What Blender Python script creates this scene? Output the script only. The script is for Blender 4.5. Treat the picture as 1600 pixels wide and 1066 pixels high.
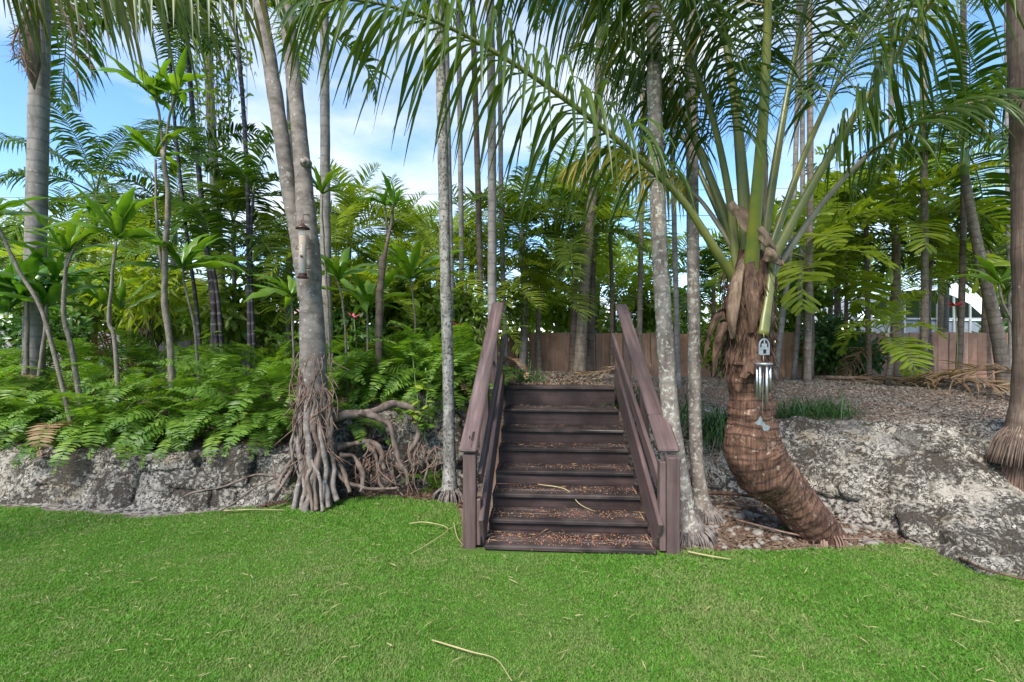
import bpy, math, random
import numpy as np
from mathutils import Matrix, Vector

# ------------------------------------------------------------------ camera, sky, sun, exposure
for o in list(bpy.data.objects):
    bpy.data.objects.remove(o)
scene = bpy.context.scene
COL = scene.collection
random.seed(7)
RNG = np.random.default_rng(7)
EYE, FOC, CX, CY = 1.70, 711.0, 800.0, 533.0

cam_data = bpy.data.cameras.new("camera")
cam_data.lens = 16.0
cam_data.sensor_width = 36.0
cam_data.clip_start = 0.05
cam_data.clip_end = 2000.0
cam = bpy.data.objects.new("camera", cam_data)
cam.location = (0, 0, EYE)
cam.rotation_euler = (math.radians(90), 0, 0)
COL.objects.link(cam)
scene.camera = cam

SUN_EL, SUN_AZ = math.radians(50), math.radians(208)   # azimuth clockwise from +Y: behind the camera, to the left
world = bpy.data.worlds.new("World")
scene.world = world
world.use_nodes = True
wn, wl = world.node_tree.nodes, world.node_tree.links
wn.clear()
w_out = wn.new("ShaderNodeOutputWorld")
w_bg = wn.new("ShaderNodeBackground")
w_bg.inputs["Strength"].default_value = 0.14
w_sky = wn.new("ShaderNodeTexSky")
w_sky.sky_type = 'NISHITA'
w_sky.sun_disc = False
w_sky.sun_elevation = SUN_EL
w_sky.sun_rotation = SUN_AZ
w_sky.air_density = 1.0
w_sky.dust_density = 0.2
w_sky.ozone_density = 3.5
w_tc = wn.new("ShaderNodeTexCoord")
w_map = wn.new("ShaderNodeMapping")
w_map.inputs["Scale"].default_value = (1.0, 1.0, 2.3)
w_map.inputs["Location"].default_value = (0.37, 0.2, 0.15)
w_noise = wn.new("ShaderNodeTexNoise")
w_noise.inputs["Scale"].default_value = 2.1
w_noise.inputs["Detail"].default_value = 7.0
w_noise.inputs["Roughness"].default_value = 0.52
w_ramp = wn.new("ShaderNodeValToRGB")
w_ramp.color_ramp.elements[0].position = 0.45
w_ramp.color_ramp.elements[0].color = (0, 0, 0, 1)
w_ramp.color_ramp.elements[1].position = 0.66
w_ramp.color_ramp.elements[1].color = (0.92, 0.92, 0.92, 1)
w_mix = wn.new("ShaderNodeMix")
w_mix.data_type = 'RGBA'
w_mix.inputs[7].default_value = (3.1, 3.25, 3.45, 1)
wl.new(w_tc.outputs["Generated"], w_map.inputs[0])
wl.new(w_map.outputs[0], w_noise.inputs["Vector"])
wl.new(w_noise.outputs[0], w_ramp.inputs[0])
wl.new(w_ramp.outputs[0], w_mix.inputs[0])
w_hsv = wn.new("ShaderNodeHueSaturation"); w_hsv.inputs["Saturation"].default_value = 1.12; w_hsv.inputs["Value"].default_value = 0.9
wl.new(w_sky.outputs[0], w_hsv.inputs["Color"])
wl.new(w_hsv.outputs[0], w_mix.inputs[6])
wl.new(w_mix.outputs[2], w_bg.inputs["Color"])
wl.new(w_bg.outputs[0], w_out.inputs[0])

sun_data = bpy.data.lights.new("sun", 'SUN')
sun_data.energy = 2.8
sun_data.angle = math.radians(20)
sun_data.color = (1.0, 0.95, 0.87)
sun = bpy.data.objects.new("sun", sun_data)
d = Vector((math.sin(SUN_AZ) * math.cos(SUN_EL), math.cos(SUN_AZ) * math.cos(SUN_EL), math.sin(SUN_EL)))
sun.rotation_euler = d.to_track_quat('Z', 'Y').to_euler()
COL.objects.link(sun)

scene.view_settings.view_transform = 'Standard'
scene.view_settings.look = 'None'
scene.view_settings.exposure = 1.5
scene.view_settings.gamma = 1.0
scene.view_settings.use_curve_mapping = False
scene.render.engine = 'CYCLES'
scene.cycles.use_denoising = True
scene.cycles.max_bounces = 7
scene.cycles.diffuse_bounces = 5
scene.cycles.transmission_bounces = 5
scene.cycles.glossy_bounces = 2
scene.cycles.transparent_max_bounces = 6
scene.cycles.caustics_reflective = False
scene.cycles.caustics_refractive = False
scene.cycles.sample_clamp_indirect = 6.0

# ------------------------------------------------------------------ helpers
def P(x, y, Y):
    """pixel of the 1600 px photograph + distance -> point"""
    return np.array([(x - CX) / FOC * Y, Y, EYE + (CY - y) / FOC * Y])

def nrm(v):
    v = np.asarray(v, float)
    return v / np.maximum(np.linalg.norm(v, axis=-1, keepdims=True), 1e-9)

def smooth(a, b, x):
    t = np.clip((x - a) / (b - a), 0, 1)
    return t * t * (3 - 2 * t)

def _hash(ix, iy, iz, seed):
    n = (ix * 374761393 + iy * 668265263 + iz * 2147483647 + seed * 1274126177) & 0xFFFFFFFF
    n = ((n ^ (n >> 13)) * 1274126177) & 0xFFFFFFFF
    n = (n ^ (n >> 16)) & 0xFFFFFFFF
    return n / 4294967295.0

def vnoise(p, seed=0):
    p = np.asarray(p, float)
    i = np.floor(p).astype(np.int64)
    f = p - i
    f = f * f * (3 - 2 * f)
    r = 0
    for dx in (0, 1):
        for dy in (0, 1):
            for dz in (0, 1):
                w = (f[..., 0] if dx else 1 - f[..., 0]) * (f[..., 1] if dy else 1 - f[..., 1]) * (f[..., 2] if dz else 1 - f[..., 2])
                r = r + w * _hash(i[..., 0] + dx, i[..., 1] + dy, i[..., 2] + dz, seed)
    return r * 2 - 1

def fbm(p, oct=4, seed=0, gain=0.5):
    p = np.asarray(p, float)
    r, a = 0, 1.0
    for k in range(oct):
        r = r + a * vnoise(p * (2.03 ** k) + 17.3 * k, seed + k)
        a *= gain
    return r

class Geo:
    """collects verts, quads and triangles with a material slot each"""
    def __init__(self):
        self.v, self.q, self.t, self.qm, self.tm, self.a = [], [], [], [], [], []
        self.n = 0
    def add(self, V, Q=None, T=None, m=0, along=None):
        V = np.asarray(V, float).reshape(-1, 3)
        if Q is not None and len(Q):
            Q = np.asarray(Q, np.int64).reshape(-1, 4) + self.n
            self.q.append(Q); self.qm.append(np.full(len(Q), m, np.int32))
        if T is not None and len(T):
            T = np.asarray(T, np.int64).reshape(-1, 3) + self.n
            self.t.append(T); self.tm.append(np.full(len(T), m, np.int32))
        self.v.append(V)
        self.a.append(np.zeros(len(V)) if along is None else np.asarray(along, float).reshape(-1))
        self.n += len(V)
        return self
    def join(self, g, M=None, m=None):
        """append another Geo, optionally moved by a 4x4 matrix"""
        V = np.concatenate(g.v)
        if M is not None:
            V = V @ np.asarray(M)[:3, :3].T + np.asarray(M)[:3, 3]
        for Q, k in zip(g.q, g.qm):
            self.q.append(Q + self.n); self.qm.append(k if m is None else np.full_like(k, m))
        for T, k in zip(g.t, g.tm):
            self.t.append(T + self.n); self.tm.append(k if m is None else np.full_like(k, m))
        self.v.append(V); self.a.append(np.concatenate(g.a)); self.n += len(V)
        return self
    def box(self, lo, hi, m=0, bev=0.0, M=None):
        lo, hi = np.minimum(lo, hi), np.maximum(lo, hi)
        if bev <= 0:
            c = np.array([[x, y, z] for x in (lo[0], hi[0]) for y in (lo[1], hi[1]) for z in (lo[2], hi[2])])
            Q = [[0, 1, 3, 2], [4, 6, 7, 5], [0, 4, 5, 1], [2, 3, 7, 6], [0, 2, 6, 4], [1, 5, 7, 3]]
            T = None
        else:
            b = min(bev, *(0.45 * (hi - lo)))
            vs, idx = [], {}
            for sx in (0, 1):
                for sy in (0, 1):
                    for sz in (0, 1):
                        for ax in range(3):
                            p = np.array([(lo, hi)[s][k] for k, s in enumerate((sx, sy, sz))], float)
                            for k, s in enumerate((sx, sy, sz)):
                                if k != ax:
                                    p[k] += b if s == 0 else -b
                            idx[(sx, sy, sz, ax)] = len(vs); vs.append(p)
            Q, T = [], []
            for ax in range(3):
                o1, o2 = [(1, 2), (0, 2), (0, 1)][ax]
                for s in (0, 1):
                    f = []
                    for a_, b_ in ((0, 0), (1, 0), (1, 1), (0, 1)):
                        k = [0, 0, 0]; k[ax] = s; k[o1] = a_; k[o2] = b_
                        f.append(idx[(*k, ax)])
                    Q.append(f)
                for a_ in (0, 1):
                    for b_ in (0, 1):
                        k0 = [0, 0, 0]; k0[o1] = a_; k0[o2] = b_; k1 = list(k0); k1[ax] = 1
                        Q.append([idx[(*k0, o1)], idx[(*k1, o1)], idx[(*k1, o2)], idx[(*k0, o2)]])
            for sx in (0, 1):
                for sy in (0, 1):
                    for sz in (0, 1):
                        T.append([idx[(sx, sy, sz, 0)], idx[(sx, sy, sz, 1)], idx[(sx, sy, sz, 2)]])
            c = np.array(vs)
        if M is not None:
            c = c @ np.asarray(M)[:3, :3].T + np.asarray(M)[:3, 3]
        return self.add(c, Q, T, m)
    def mesh(self, name, mats, smooth_=True, fixn=False):
        me = bpy.data.meshes.new(name)
        V = np.concatenate(self.v) if self.v else np.zeros((0, 3))
        me.vertices.add(len(V)); me.vertices.foreach_set("co", V.astype(np.float32).ravel())
        Q = np.concatenate(self.q) if self.q else np.zeros((0, 4), np.int64)
        T = np.concatenate(self.t) if self.t else np.zeros((0, 3), np.int64)
        nl = len(Q) * 4 + len(T) * 3
        me.loops.add(nl)
        me.loops.foreach_set("vertex_index", np.concatenate([Q.ravel(), T.ravel()]).astype(np.int32))
        me.polygons.add(len(Q) + len(T))
        ls = np.concatenate([np.arange(len(Q)) * 4, len(Q) * 4 + np.arange(len(T)) * 3]).astype(np.int32)
        me.polygons.foreach_set("loop_start", ls)
        mi = np.concatenate((self.qm or [np.zeros(0, np.int32)]) + (self.tm or [np.zeros(0, np.int32)]))
        me.polygons.foreach_set("material_index", mi.astype(np.int32))
        me.polygons.foreach_set("use_smooth", np.full(len(mi), bool(smooth_)))
        A = np.concatenate(self.a) if self.a else np.zeros(0)
        if np.any(A):
            at = me.attributes.new("along", 'FLOAT', 'POINT'); at.data.foreach_set("value", A.astype(np.float32))
        for k in (mats if isinstance(mats, (list, tuple)) else [mats]):
            me.materials.append(k)
        me.update(calc_edges=True)
        if fixn:
            import bmesh
            b = bmesh.new(); b.from_mesh(me); bmesh.ops.recalc_face_normals(b, faces=b.faces); b.to_mesh(me); b.free()
        return me

def obj(name, mesh, parent=None, M=None, label=None, cat=None, group=None, kind=None):
    o = bpy.data.objects.new(name, mesh)
    COL.objects.link(o)
    if parent is not None:
        o.parent = parent
    if M is not None:
        o.matrix_basis = Matrix(M) if not isinstance(M, Matrix) else M
    if label: o["label"] = label
    if cat: o["category"] = cat
    if group: o["group"] = group
    if kind: o["kind"] = kind
    return o

def thing(name, loc, label, cat, group=None, kind=None):
    return obj(name, None, None, Matrix.Translation(Vector(loc)), label, cat, group, kind)

def off(V, loc):
    return np.asarray(V, float) - np.asarray(loc, float)

def catmull(pts, n=40):
    pts = np.asarray(pts, float)
    if len(pts) == 2:
        return pts[0] + np.linspace(0, 1, n)[:, None] * (pts[1] - pts[0])
    p = np.vstack([2 * pts[0] - pts[1], pts, 2 * pts[-1] - pts[-2]])
    out = []
    m = len(pts) - 1
    for u in np.linspace(0, m, n):
        i = min(int(u), m - 1); t = u - i
        a, b, c, d_ = p[i], p[i + 1], p[i + 2], p[i + 3]
        out.append(0.5 * (2 * b + (c - a) * t + (2 * a - 5 * b + 4 * c - d_) * t * t + (3 * b - a - 3 * c + d_) * t ** 3))
    return np.array(out)

def frames(pts):
    T = np.gradient(pts, axis=0); T = nrm(T)
    ref = np.array([0, 1, 0.0]) if abs(T[0][1]) < 0.8 else np.array([1.0, 0, 0])
    N = [nrm(np.cross(T[0], ref))]
    for k in range(1, len(pts)):
        n = N[-1] - T[k] * np.dot(N[-1], T[k]); N.append(nrm(n))
    N = np.array(N)
    return T, N, np.cross(T, N)

def tube(g, pts, rad, sides=8, m=0, lump=0.0, lscale=6.0, seed=0, cap=True, along0=0.0, flat=1.0):
    pts = np.asarray(pts, float); rad = np.broadcast_to(np.asarray(rad, float), (len(pts),))
    T, N, B = frames(pts)
    a = np.linspace(0, 2 * math.pi, sides, endpoint=False)
    ring = np.cos(a)[None, :, None] * N[:, None, :] + flat * np.sin(a)[None, :, None] * B[:, None, :]
    V = pts[:, None, :] + ring * rad[:, None, None]
    if lump:
        V = V + ring * (rad[:, None] * lump * fbm(V * lscale + seed * 3.1, 3, seed))[..., None]
    n = len(pts)
    i = np.arange(n - 1)[:, None] * sides; j = np.arange(sides)[None, :]; k = (j + 1) % sides
    Q = np.stack([i + j, i + k, i + sides + k, i + sides + j], -1).reshape(-1, 4)
    s = along0 + np.concatenate([[0], np.cumsum(np.linalg.norm(np.diff(pts, axis=0), axis=1))])
    V = V.reshape(-1, 3); al = np.repeat(s, sides) + 1e-4
    if cap:
        c0, c1 = len(V), len(V) + 1
        V = np.vstack([V, pts[0], pts[-1]]); al = np.append(al, [s[0] + 1e-4, s[-1]])
        T0 = [[(q + 1) % sides, q, c0] for q in range(sides)] + [[(n - 1) * sides + q, (n - 1) * sides + (q + 1) % sides, c1] for q in range(sides)]
        g.add(V, Q, T0, m, al)
    else:
        g.add(V, Q, None, m, al)
    return g

def ribbons(g, base, d0, L, W, wdir, droop, S=5, fold=0.25, m=0, curl=1.4, tipw=0.08, peak=0.35, rng=RNG, wav=0.0, notip=False):
    """N blades at once: centre curves that bend down under gravity, tapered, V-folded"""
    base = np.asarray(base, float); N = len(base)
    L = np.broadcast_to(L, (N,)); W = np.broadcast_to(W, (N,)); droop = np.broadcast_to(droop, (N,))
    d0 = nrm(d0)
    C = np.zeros((N, S + 1, 3)); C[:, 0] = base
    D = np.zeros((N, S + 1, 3))
    for k in range(S + 1):
        s = k / S
        dd = d0.copy(); dd[:, 2] -= droop * s ** curl
        D[:, k] = nrm(dd)
        if k < S:
            C[:, k + 1] = C[:, k] + D[:, k] * (L / S)[:, None]
    w = wdir[:, None, :] - D * np.sum(wdir[:, None, :] * D, -1, keepdims=True)
    w = nrm(w)
    nn = np.cross(w, D)
    s = np.linspace(0, 1, S + 1)
    prof = np.where(s < peak, 0.35 + 0.65 * (s / peak) ** 0.7, np.maximum(1 - ((s - peak) / (1 - peak)) ** 1.6, tipw))
    hw = (W[:, None] * 0.5 * prof[None, :])[..., None]
    if fold:
        V = np.stack([C - w * hw + nn * hw * fold, C - nn * hw * fold * 0.3, C + w * hw + nn * hw * fold], 2)
        cols = 3
    else:
        V = np.stack([C - w * hw, C + w * hw], 2); cols = 2
    if wav:
        V[:, :, 0] += nn * hw * wav * np.sin(s * 19 + rng.uniform(0, 6, (N, 1)))[..., None]
        V[:, :, -1] += nn * hw * wav * np.sin(s * 17 + rng.uniform(0, 6, (N, 1)))[..., None]
    o = (np.arange(N) * (S + 1) * cols)[:, None, None]
    i = (np.arange(S) * cols)[None, :, None]; j = np.arange(cols - 1)[None, None, :]
    b = o + i + j
    Q = np.stack([b, b + 1, b + 1 + cols, b + cols], -1).reshape(-1, 4)
    g.add(V, Q, None, m)
    return C

def frond_geo(R, r0=0.02, r1=0.004, start=0.15, n=40, Lmax=0.5, W=0.035, vee=0.3, fwd=0.5, droop=1.2, jit=0.15, S=4,
              fold=0.25, up=None, sides=5, lprof=None, rng=RNG, m_leaf=0, m_rib=1, curl=1.4, rachis=True, single=None, plum=0.0, peak=0.35, tipw=0.08, twist=0.0):
    """pinnate frond along the rachis points R"""
    g = Geo()
    R = np.asarray(R, float)
    seg = np.concatenate([[0], np.cumsum(np.linalg.norm(np.diff(R, axis=0), axis=1))]); tot = seg[-1]; sN = seg / tot
    if rachis:
        rad = r0 + (r1 - r0) * sN ** 0.7
        tube(g, R, rad, sides, m_rib, flat=0.75)
    T = nrm(np.gradient(R, axis=0))
    s = np.concatenate([np.linspace(start, 0.985, n) + rng.uniform(-0.3, 0.3, n) / n * 0.8 for _ in (0, 1)])
    s = np.clip(s, start, 0.99)
    sg = np.concatenate([np.full(n, -1.0), np.full(n, 1.0)])
    p = np.stack([np.interp(s, sN, R[:, k]) for k in range(3)], -1)
    t = nrm(np.stack([np.interp(s, sN, T[:, k]) for k in range(3)], -1))
    if up is None:
        hz = R[-1] - R[0]; hz = hz * np.array([1, 1, 0]); hz = hz / max(np.linalg.norm(hz), 1e-6)
        up = np.array([0, 0, 1.0]) - 0.55 * hz
    nvec = nrm(up - t * np.sum(up * t, -1, keepdims=True))
    side = np.cross(t, nvec)
    u = (s - start) / (1 - start)
    if lprof is None:
        Lp = np.interp(u, [0, 0.12, 0.35, 0.7, 0.9, 1], [0.55, 0.85, 1.0, 0.85, 0.5, 0.3])
    else:
        Lp = np.interp(u, lprof[0], lprof[1])
    L = Lmax * Lp * rng.uniform(0.88, 1.1, len(s))
    v = vee + plum * rng.uniform(-1, 1, len(s))
    f = fwd * (0.75 + 0.6 * u)
    d = side * sg[:, None] + nvec * v[:, None] + t * f[:, None] + rng.normal(0, jit, (len(s), 3))
    wd = t + rng.normal(0, 0.15 + twist, (len(s), 3))
    if single is None:
        ribbons(g, p, d, L, W * (0.6 + 0.4 * Lp), wd, droop * rng.uniform(0.55, 1.35, len(s)), S, fold, m_leaf, curl, rng=rng, peak=peak, tipw=tipw)
        return g
    out = []
    dr = droop * rng.uniform(0.55, 1.35, len(s))
    for k in range(len(s)):
        h = Geo()
        ribbons(h, p[k:k + 1], d[k:k + 1], L[k], W * (0.6 + 0.4 * Lp[k]), wd[k:k + 1], dr[k], S, fold, m_leaf, curl, rng=rng, peak=peak, tipw=tipw)
        out.append(h)
    return g, out

# ------------------------------------------------------------------ materials
def mat_base(name):
    m = bpy.data.materials.new(name); m.use_nodes = True
    nt = m.node_tree; nt.nodes.clear()
    out = nt.nodes.new("ShaderNodeOutputMaterial")
    b = nt.nodes.new("ShaderNodeBsdfPrincipled")
    nt.links.new(b.outputs[0], out.inputs[0])
    return m, nt, b, out

def N_(nt, kind, **kw):
    n = nt.nodes.new(kind)
    for k, v in kw.items():
        if hasattr(n, k) and k not in ("Scale", "Detail"):
            setattr(n, k, v)
        else:
            n.inputs[k].default_value = v
    return n

def ramp(nt, stops, fac, interp='LINEAR'):
    r = nt.nodes.new("ShaderNodeValToRGB"); r.color_ramp.interpolation = interp
    while len(r.color_ramp.elements) < len(stops):
        r.color_ramp.elements.new(0.5)
    for e, (p, c) in zip(r.color_ramp.elements, stops):
        e.position = p; e.color = (*c, 1) if len(c) == 3 else c
    nt.links.new(fac, r.inputs[0])
    return r.outputs[0]

def mixc(nt, fac, a, b, mode='MIX'):
    m = nt.nodes.new("ShaderNodeMix"); m.data_type = 'RGBA'; m.blend_type = mode
    for sock, val in ((0, fac), (6, a), (7, b)):
        if hasattr(val, "links"):
            nt.links.new(val, m.inputs[sock])
        elif sock == 0:
            m.inputs[0].default_value = val
        else:
            m.inputs[sock].default_value = (*val, 1)
    return m.outputs[2]

def math_(nt, op, a, b=None, clamp=False):
    m = nt.nodes.new("ShaderNodeMath"); m.operation = op; m.use_clamp = clamp
    for k, v in ((0, a), (1, b)):
        if v is None: continue
        if hasattr(v, "links"): nt.links.new(v, m.inputs[k])
        else: m.inputs[k].default_value = v
    return m.outputs[0]

def noise(nt, scale, detail=4, rough=0.55, vec=None, coord="Object"):
    if vec is None:
        vec = nt.nodes.new("ShaderNodeTexCoord").outputs[coord]
    n = nt.nodes.new("ShaderNodeTexNoise")
    n.inputs["Scale"].default_value = scale; n.inputs["Detail"].default_value = detail; n.inputs["Roughness"].default_value = rough
    nt.links.new(vec, n.inputs["Vector"])
    return n.outputs[0]

def bump(nt, b, h, strength=0.4, dist=0.01):
    n = nt.nodes.new("ShaderNodeBump"); n.inputs["Strength"].default_value = strength; n.inputs["Distance"].default_value = dist
    nt.links.new(h, n.inputs["Height"]); nt.links.new(n.outputs[0], b.inputs["Normal"])

def leaf_mat(name, c0, c1, c2=None, transl=0.35, rough=0.42, spec=0.25, odd=None, oddp=0.96):
    """foliage: colour varies from leaf to leaf and plant to plant; light passes through"""
    m, nt, b, out = mat_base(name)
    geo = nt.nodes.new("ShaderNodeNewGeometry"); oi = nt.nodes.new("ShaderNodeObjectInfo")
    rnd = math_(nt, 'ADD', math_(nt, 'MULTIPLY', geo.outputs["Random Per Island"], 0.6), math_(nt, 'MULTIPLY', oi.outputs["Random"], 0.4))
    stops = [(0.1, c0), (0.9, c1)] if c2 is None else [(0.08, c0), (0.5, c1), (0.92, c2)]
    col = ramp(nt, stops, rnd)
    if odd:
        k = math_(nt, 'GREATER_THAN', geo.outputs["Random Per Island"], oddp)
        col = mixc(nt, k, col, odd)
    n = noise(nt, 9.0, 3, coord="Object")
    col = mixc(nt, 0.35, col, ramp(nt, [(0.3, (0.55, 0.55, 0.55)), (0.7, (1.25, 1.25, 1.2))], n), 'MULTIPLY')
    nt.links.new(col, b.inputs["Base Color"])
    b.inputs["Roughness"].default_value = rough
    b.inputs["Specular IOR Level"].default_value = spec
    tr = nt.nodes.new("ShaderNodeBsdfTranslucent")
    tcol = mixc(nt, 1.0, col, (1.7, 1.75, 0.5), 'MULTIPLY')
    nt.links.new(tcol, tr.inputs["Color"])
    mx = nt.nodes.new("ShaderNodeMixShader"); mx.inputs[0].default_value = transl
    nt.links.new(b.outputs[0], mx.inputs[1]); nt.links.new(tr.outputs[0], mx.inputs[2])
    nt.links.new(mx.outputs[0], out.inputs[0])
    return m

def plain_mat(name, col, rough=0.6, metal=0.0, var=0.25, scale=20, bmp=0.0, col2=None, spec=0.4, dist=0.004):
    m, nt, b, out = mat_base(name)
    n = noise(nt, scale, 5)
    c2 = col2 or tuple(c * (1 - var) for c in col)
    nt.links.new(ramp(nt, [(0.32, c2), (0.68, col)], n), b.inputs["Base Color"])
    b.inputs["Roughness"].default_value = rough; b.inputs["Metallic"].default_value = metal
    b.inputs["Specular IOR Level"].default_value = spec
    if bmp: bump(nt, b, noise(nt, scale * 2.5, 5), bmp, dist)
    return m

def bark_mat(name, light, dark, spot=None, scale=9.0, ring=0.0, ringcol=None, spot_th=0.56, stretch=(1, 1, 0.35), rough=0.85, bmp=0.5, vstreak=0.0, ringk=1.0):
    """palm and fig bark: patches, lichen spots, leaf-scar rings along the stem"""
    m, nt, b, out = mat_base(name)
    tc = nt.nodes.new("ShaderNodeTexCoord"); mp = nt.nodes.new("ShaderNodeMapping")
    mp.inputs["Scale"].default_value = stretch
    oi = nt.nodes.new("ShaderNodeObjectInfo")
    add = nt.nodes.new("ShaderNodeVectorMath"); add.operation = 'ADD'
    sc = nt.nodes.new("ShaderNodeVectorMath"); sc.operation = 'SCALE'; sc.inputs[0].default_value = (37, 19, 53)
    nt.links.new(oi.outputs["Random"], sc.inputs["Scale"])
    nt.links.new(tc.outputs["Object"], add.inputs[0]); nt.links.new(sc.outputs[0], add.inputs[1])
    nt.links.new(add.outputs[0], mp.inputs[0])
    n1 = noise(nt, scale, 6, 0.62, mp.outputs[0])
    col = ramp(nt, [(0.34, dark), (0.62, light)], n1)
    h = n1
    if spot:
        n2 = noise(nt, scale * 2.2, 5, 0.6, add.outputs[0])
        col = mixc(nt, ramp(nt, [(spot_th, (0, 0, 0)), (spot_th + 0.05, (1, 1, 1))], n2), col, spot)
    if ring:
        at = nt.nodes.new("ShaderNodeAttribute"); at.attribute_name = "along"
        wob = math_(nt, 'ADD', at.outputs["Fac"], math_(nt, 'MULTIPLY', noise(nt, 5.0, 3, 0.5, add.outputs[0]), ring * (1.1 if ringk > 1.1 else 0.45)))
        fr = math_(nt, 'FRACT', math_(nt, 'DIVIDE', wob, ring))
        k = ramp(nt, [(0.0, (1, 1, 1)), (0.10, (1, 1, 1)), (0.20, (0, 0, 0)), (0.93, (0, 0, 0)), (1.0, (1, 1, 1))], fr)
        col = mixc(nt, math_(nt, 'MULTIPLY', math_(nt, 'MULTIPLY', k, ringk), noise(nt, 7.0, 3, 0.6, add.outputs[0])), col, ringcol or tuple(x * 0.45 for x in dark))
        h = math_(nt, 'ADD', math_(nt, 'MULTIPLY', fr, 0.6), math_(nt, 'MULTIPLY', n1, 0.6))
    if vstreak:
        mp2 = nt.nodes.new("ShaderNodeMapping"); mp2.inputs["Scale"].default_value = (1, 1, 0.06)
        nt.links.new(add.outputs[0], mp2.inputs[0])
        n3 = noise(nt, 55.0, 4, 0.6, mp2.outputs[0])
        col = mixc(nt, vstreak, col, ramp(nt, [(0.35, (0.35, 0.3, 0.28)), (0.65, (1.3, 1.25, 1.2))], n3), 'MULTIPLY')
        h = math_(nt, 'ADD', h, math_(nt, 'MULTIPLY', n3, 0.8))
    nt.links.new(col, b.inputs["Base Color"])
    b.inputs["Roughness"].default_value = rough; b.inputs["Specular IOR Level"].default_value = 0.25
    bump(nt, b, h, bmp, 0.012)
    return m

M = {}
M['coco'] = leaf_mat('coconut_leaflet', (0.04, 0.075, 0.016), (0.062, 0.105, 0.021), (0.1, 0.14, 0.027), 0.32, 0.36, 0.25, (0.30, 0.22, 0.05), 0.965)
M['coco_dry'] = leaf_mat('coconut_leaflet_dying', (0.4, 0.27, 0.08), (0.48, 0.36, 0.09), (0.16, 0.2, 0.04), 0.35, 0.55, 0.3)
M['coco_hang'] = leaf_mat('coconut_leaflet_yellowing', (0.055, 0.1, 0.02), (0.1, 0.13, 0.028), (0.22, 0.15, 0.05), 0.35, 0.45, 0.4)
M['rib'] = plain_mat('frond_rib_green', (0.13, 0.17, 0.04), 0.4, 0, 0.3, 6, col2=(0.13, 0.19, 0.05))
M['petiole'] = plain_mat('petiole_olive', (0.17, 0.16, 0.035), 0.38, 0, 0.3, 3.5, 0.12, col2=(0.07, 0.095, 0.03))
M['petiole_y'] = plain_mat('petiole_yellow_green', (0.21, 0.20, 0.03), 0.38, 0, 0.3, 4, 0.1, col2=(0.085, 0.125, 0.028))
M['petiole_p'] = plain_mat('petiole_pale', (0.22, 0.20, 0.12), 0.5, 0, 0.3, 5, 0.1, col2=(0.13, 0.10, 0.07))
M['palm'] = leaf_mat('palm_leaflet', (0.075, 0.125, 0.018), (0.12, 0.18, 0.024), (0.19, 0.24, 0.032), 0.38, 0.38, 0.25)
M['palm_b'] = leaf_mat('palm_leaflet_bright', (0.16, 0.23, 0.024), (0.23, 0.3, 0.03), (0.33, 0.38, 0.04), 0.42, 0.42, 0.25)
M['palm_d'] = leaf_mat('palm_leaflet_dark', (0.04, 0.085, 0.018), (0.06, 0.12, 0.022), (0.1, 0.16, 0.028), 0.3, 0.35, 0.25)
M['fern'] = leaf_mat('fern_pinna', (0.055, 0.125, 0.016), (0.11, 0.215, 0.026), (0.21, 0.32, 0.042), 0.35, 0.45, 0.35)
M['ti'] = leaf_mat('ti_leaf', (0.06, 0.15, 0.018), (0.11, 0.215, 0.026), (0.22, 0.33, 0.04), 0.35, 0.32, 0.5, (0.38, 0.30, 0.04), 0.95)
M['ti_d'] = leaf_mat('ti_leaf_deep', (0.05, 0.14, 0.02), (0.08, 0.19, 0.026), (0.13, 0.25, 0.035), 0.35, 0.3, 0.55)
M['shrub'] = leaf_mat('shrub_leaf', (0.085, 0.155, 0.02), (0.13, 0.21, 0.026), (0.2, 0.28, 0.04), 0.35, 0.4, 0.4)
M['shrub_y'] = leaf_mat('shrub_leaf_lime', (0.16, 0.26, 0.03), (0.25, 0.34, 0.04), (0.34, 0.38, 0.05), 0.4, 0.45, 0.35)
M['shrub_d'] = leaf_mat('shrub_leaf_dark', (0.035, 0.09, 0.02), (0.055, 0.125, 0.026), (0.08, 0.16, 0.035), 0.3, 0.35, 0.45)
M['tree'] = leaf_mat('far_tree_leaf', (0.15, 0.21, 0.045), (0.2, 0.265, 0.06), (0.27, 0.33, 0.08), 0.35, 0.5, 0.3)
M['lily'] = leaf_mat('lily_turf_leaf', (0.025, 0.075, 0.022), (0.045, 0.11, 0.03), (0.08, 0.15, 0.04), 0.3, 0.38, 0.45)
M['dead'] = leaf_mat('dead_leaf', (0.16, 0.09, 0.05), (0.24, 0.15, 0.085), (0.33, 0.24, 0.14), 0.15, 0.75, 0.2)
M['fibre'] = bark_mat('palm_fibre', (0.13, 0.078, 0.052), (0.035, 0.02, 0.014), None, 7, stretch=(2.5, 2.5, 0.5), vstreak=0.7)
M['boot'] = bark_mat('old_leaf_base', (0.22, 0.155, 0.11), (0.08, 0.05, 0.034), None, 5, stretch=(2, 2, 0.4), vstreak=0.5)
M['coco_bark'] = bark_mat('coconut_bark', (0.175, 0.098, 0.066), (0.065, 0.034, 0.024), (0.33, 0.26, 0.20), 6, 0.075, (0.03, 0.018, 0.014), 0.61, vstreak=0.9, bmp=1.0, ringk=1.25, stretch=(1, 1, 1.6))
M['bark_lichen'] = bark_mat('palm_bark_lichen', (0.27, 0.225, 0.19), (0.10, 0.08, 0.067), (0.38, 0.36, 0.31), 13, 0.16, (0.13, 0.11, 0.095), 0.54)
M['bark_mottle'] = bark_mat('palm_bark_mottled', (0.34, 0.32, 0.29), (0.12, 0.108, 0.095), (0.06, 0.056, 0.05), 15, 0.14, (0.12, 0.11, 0.10), 0.54)
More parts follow.
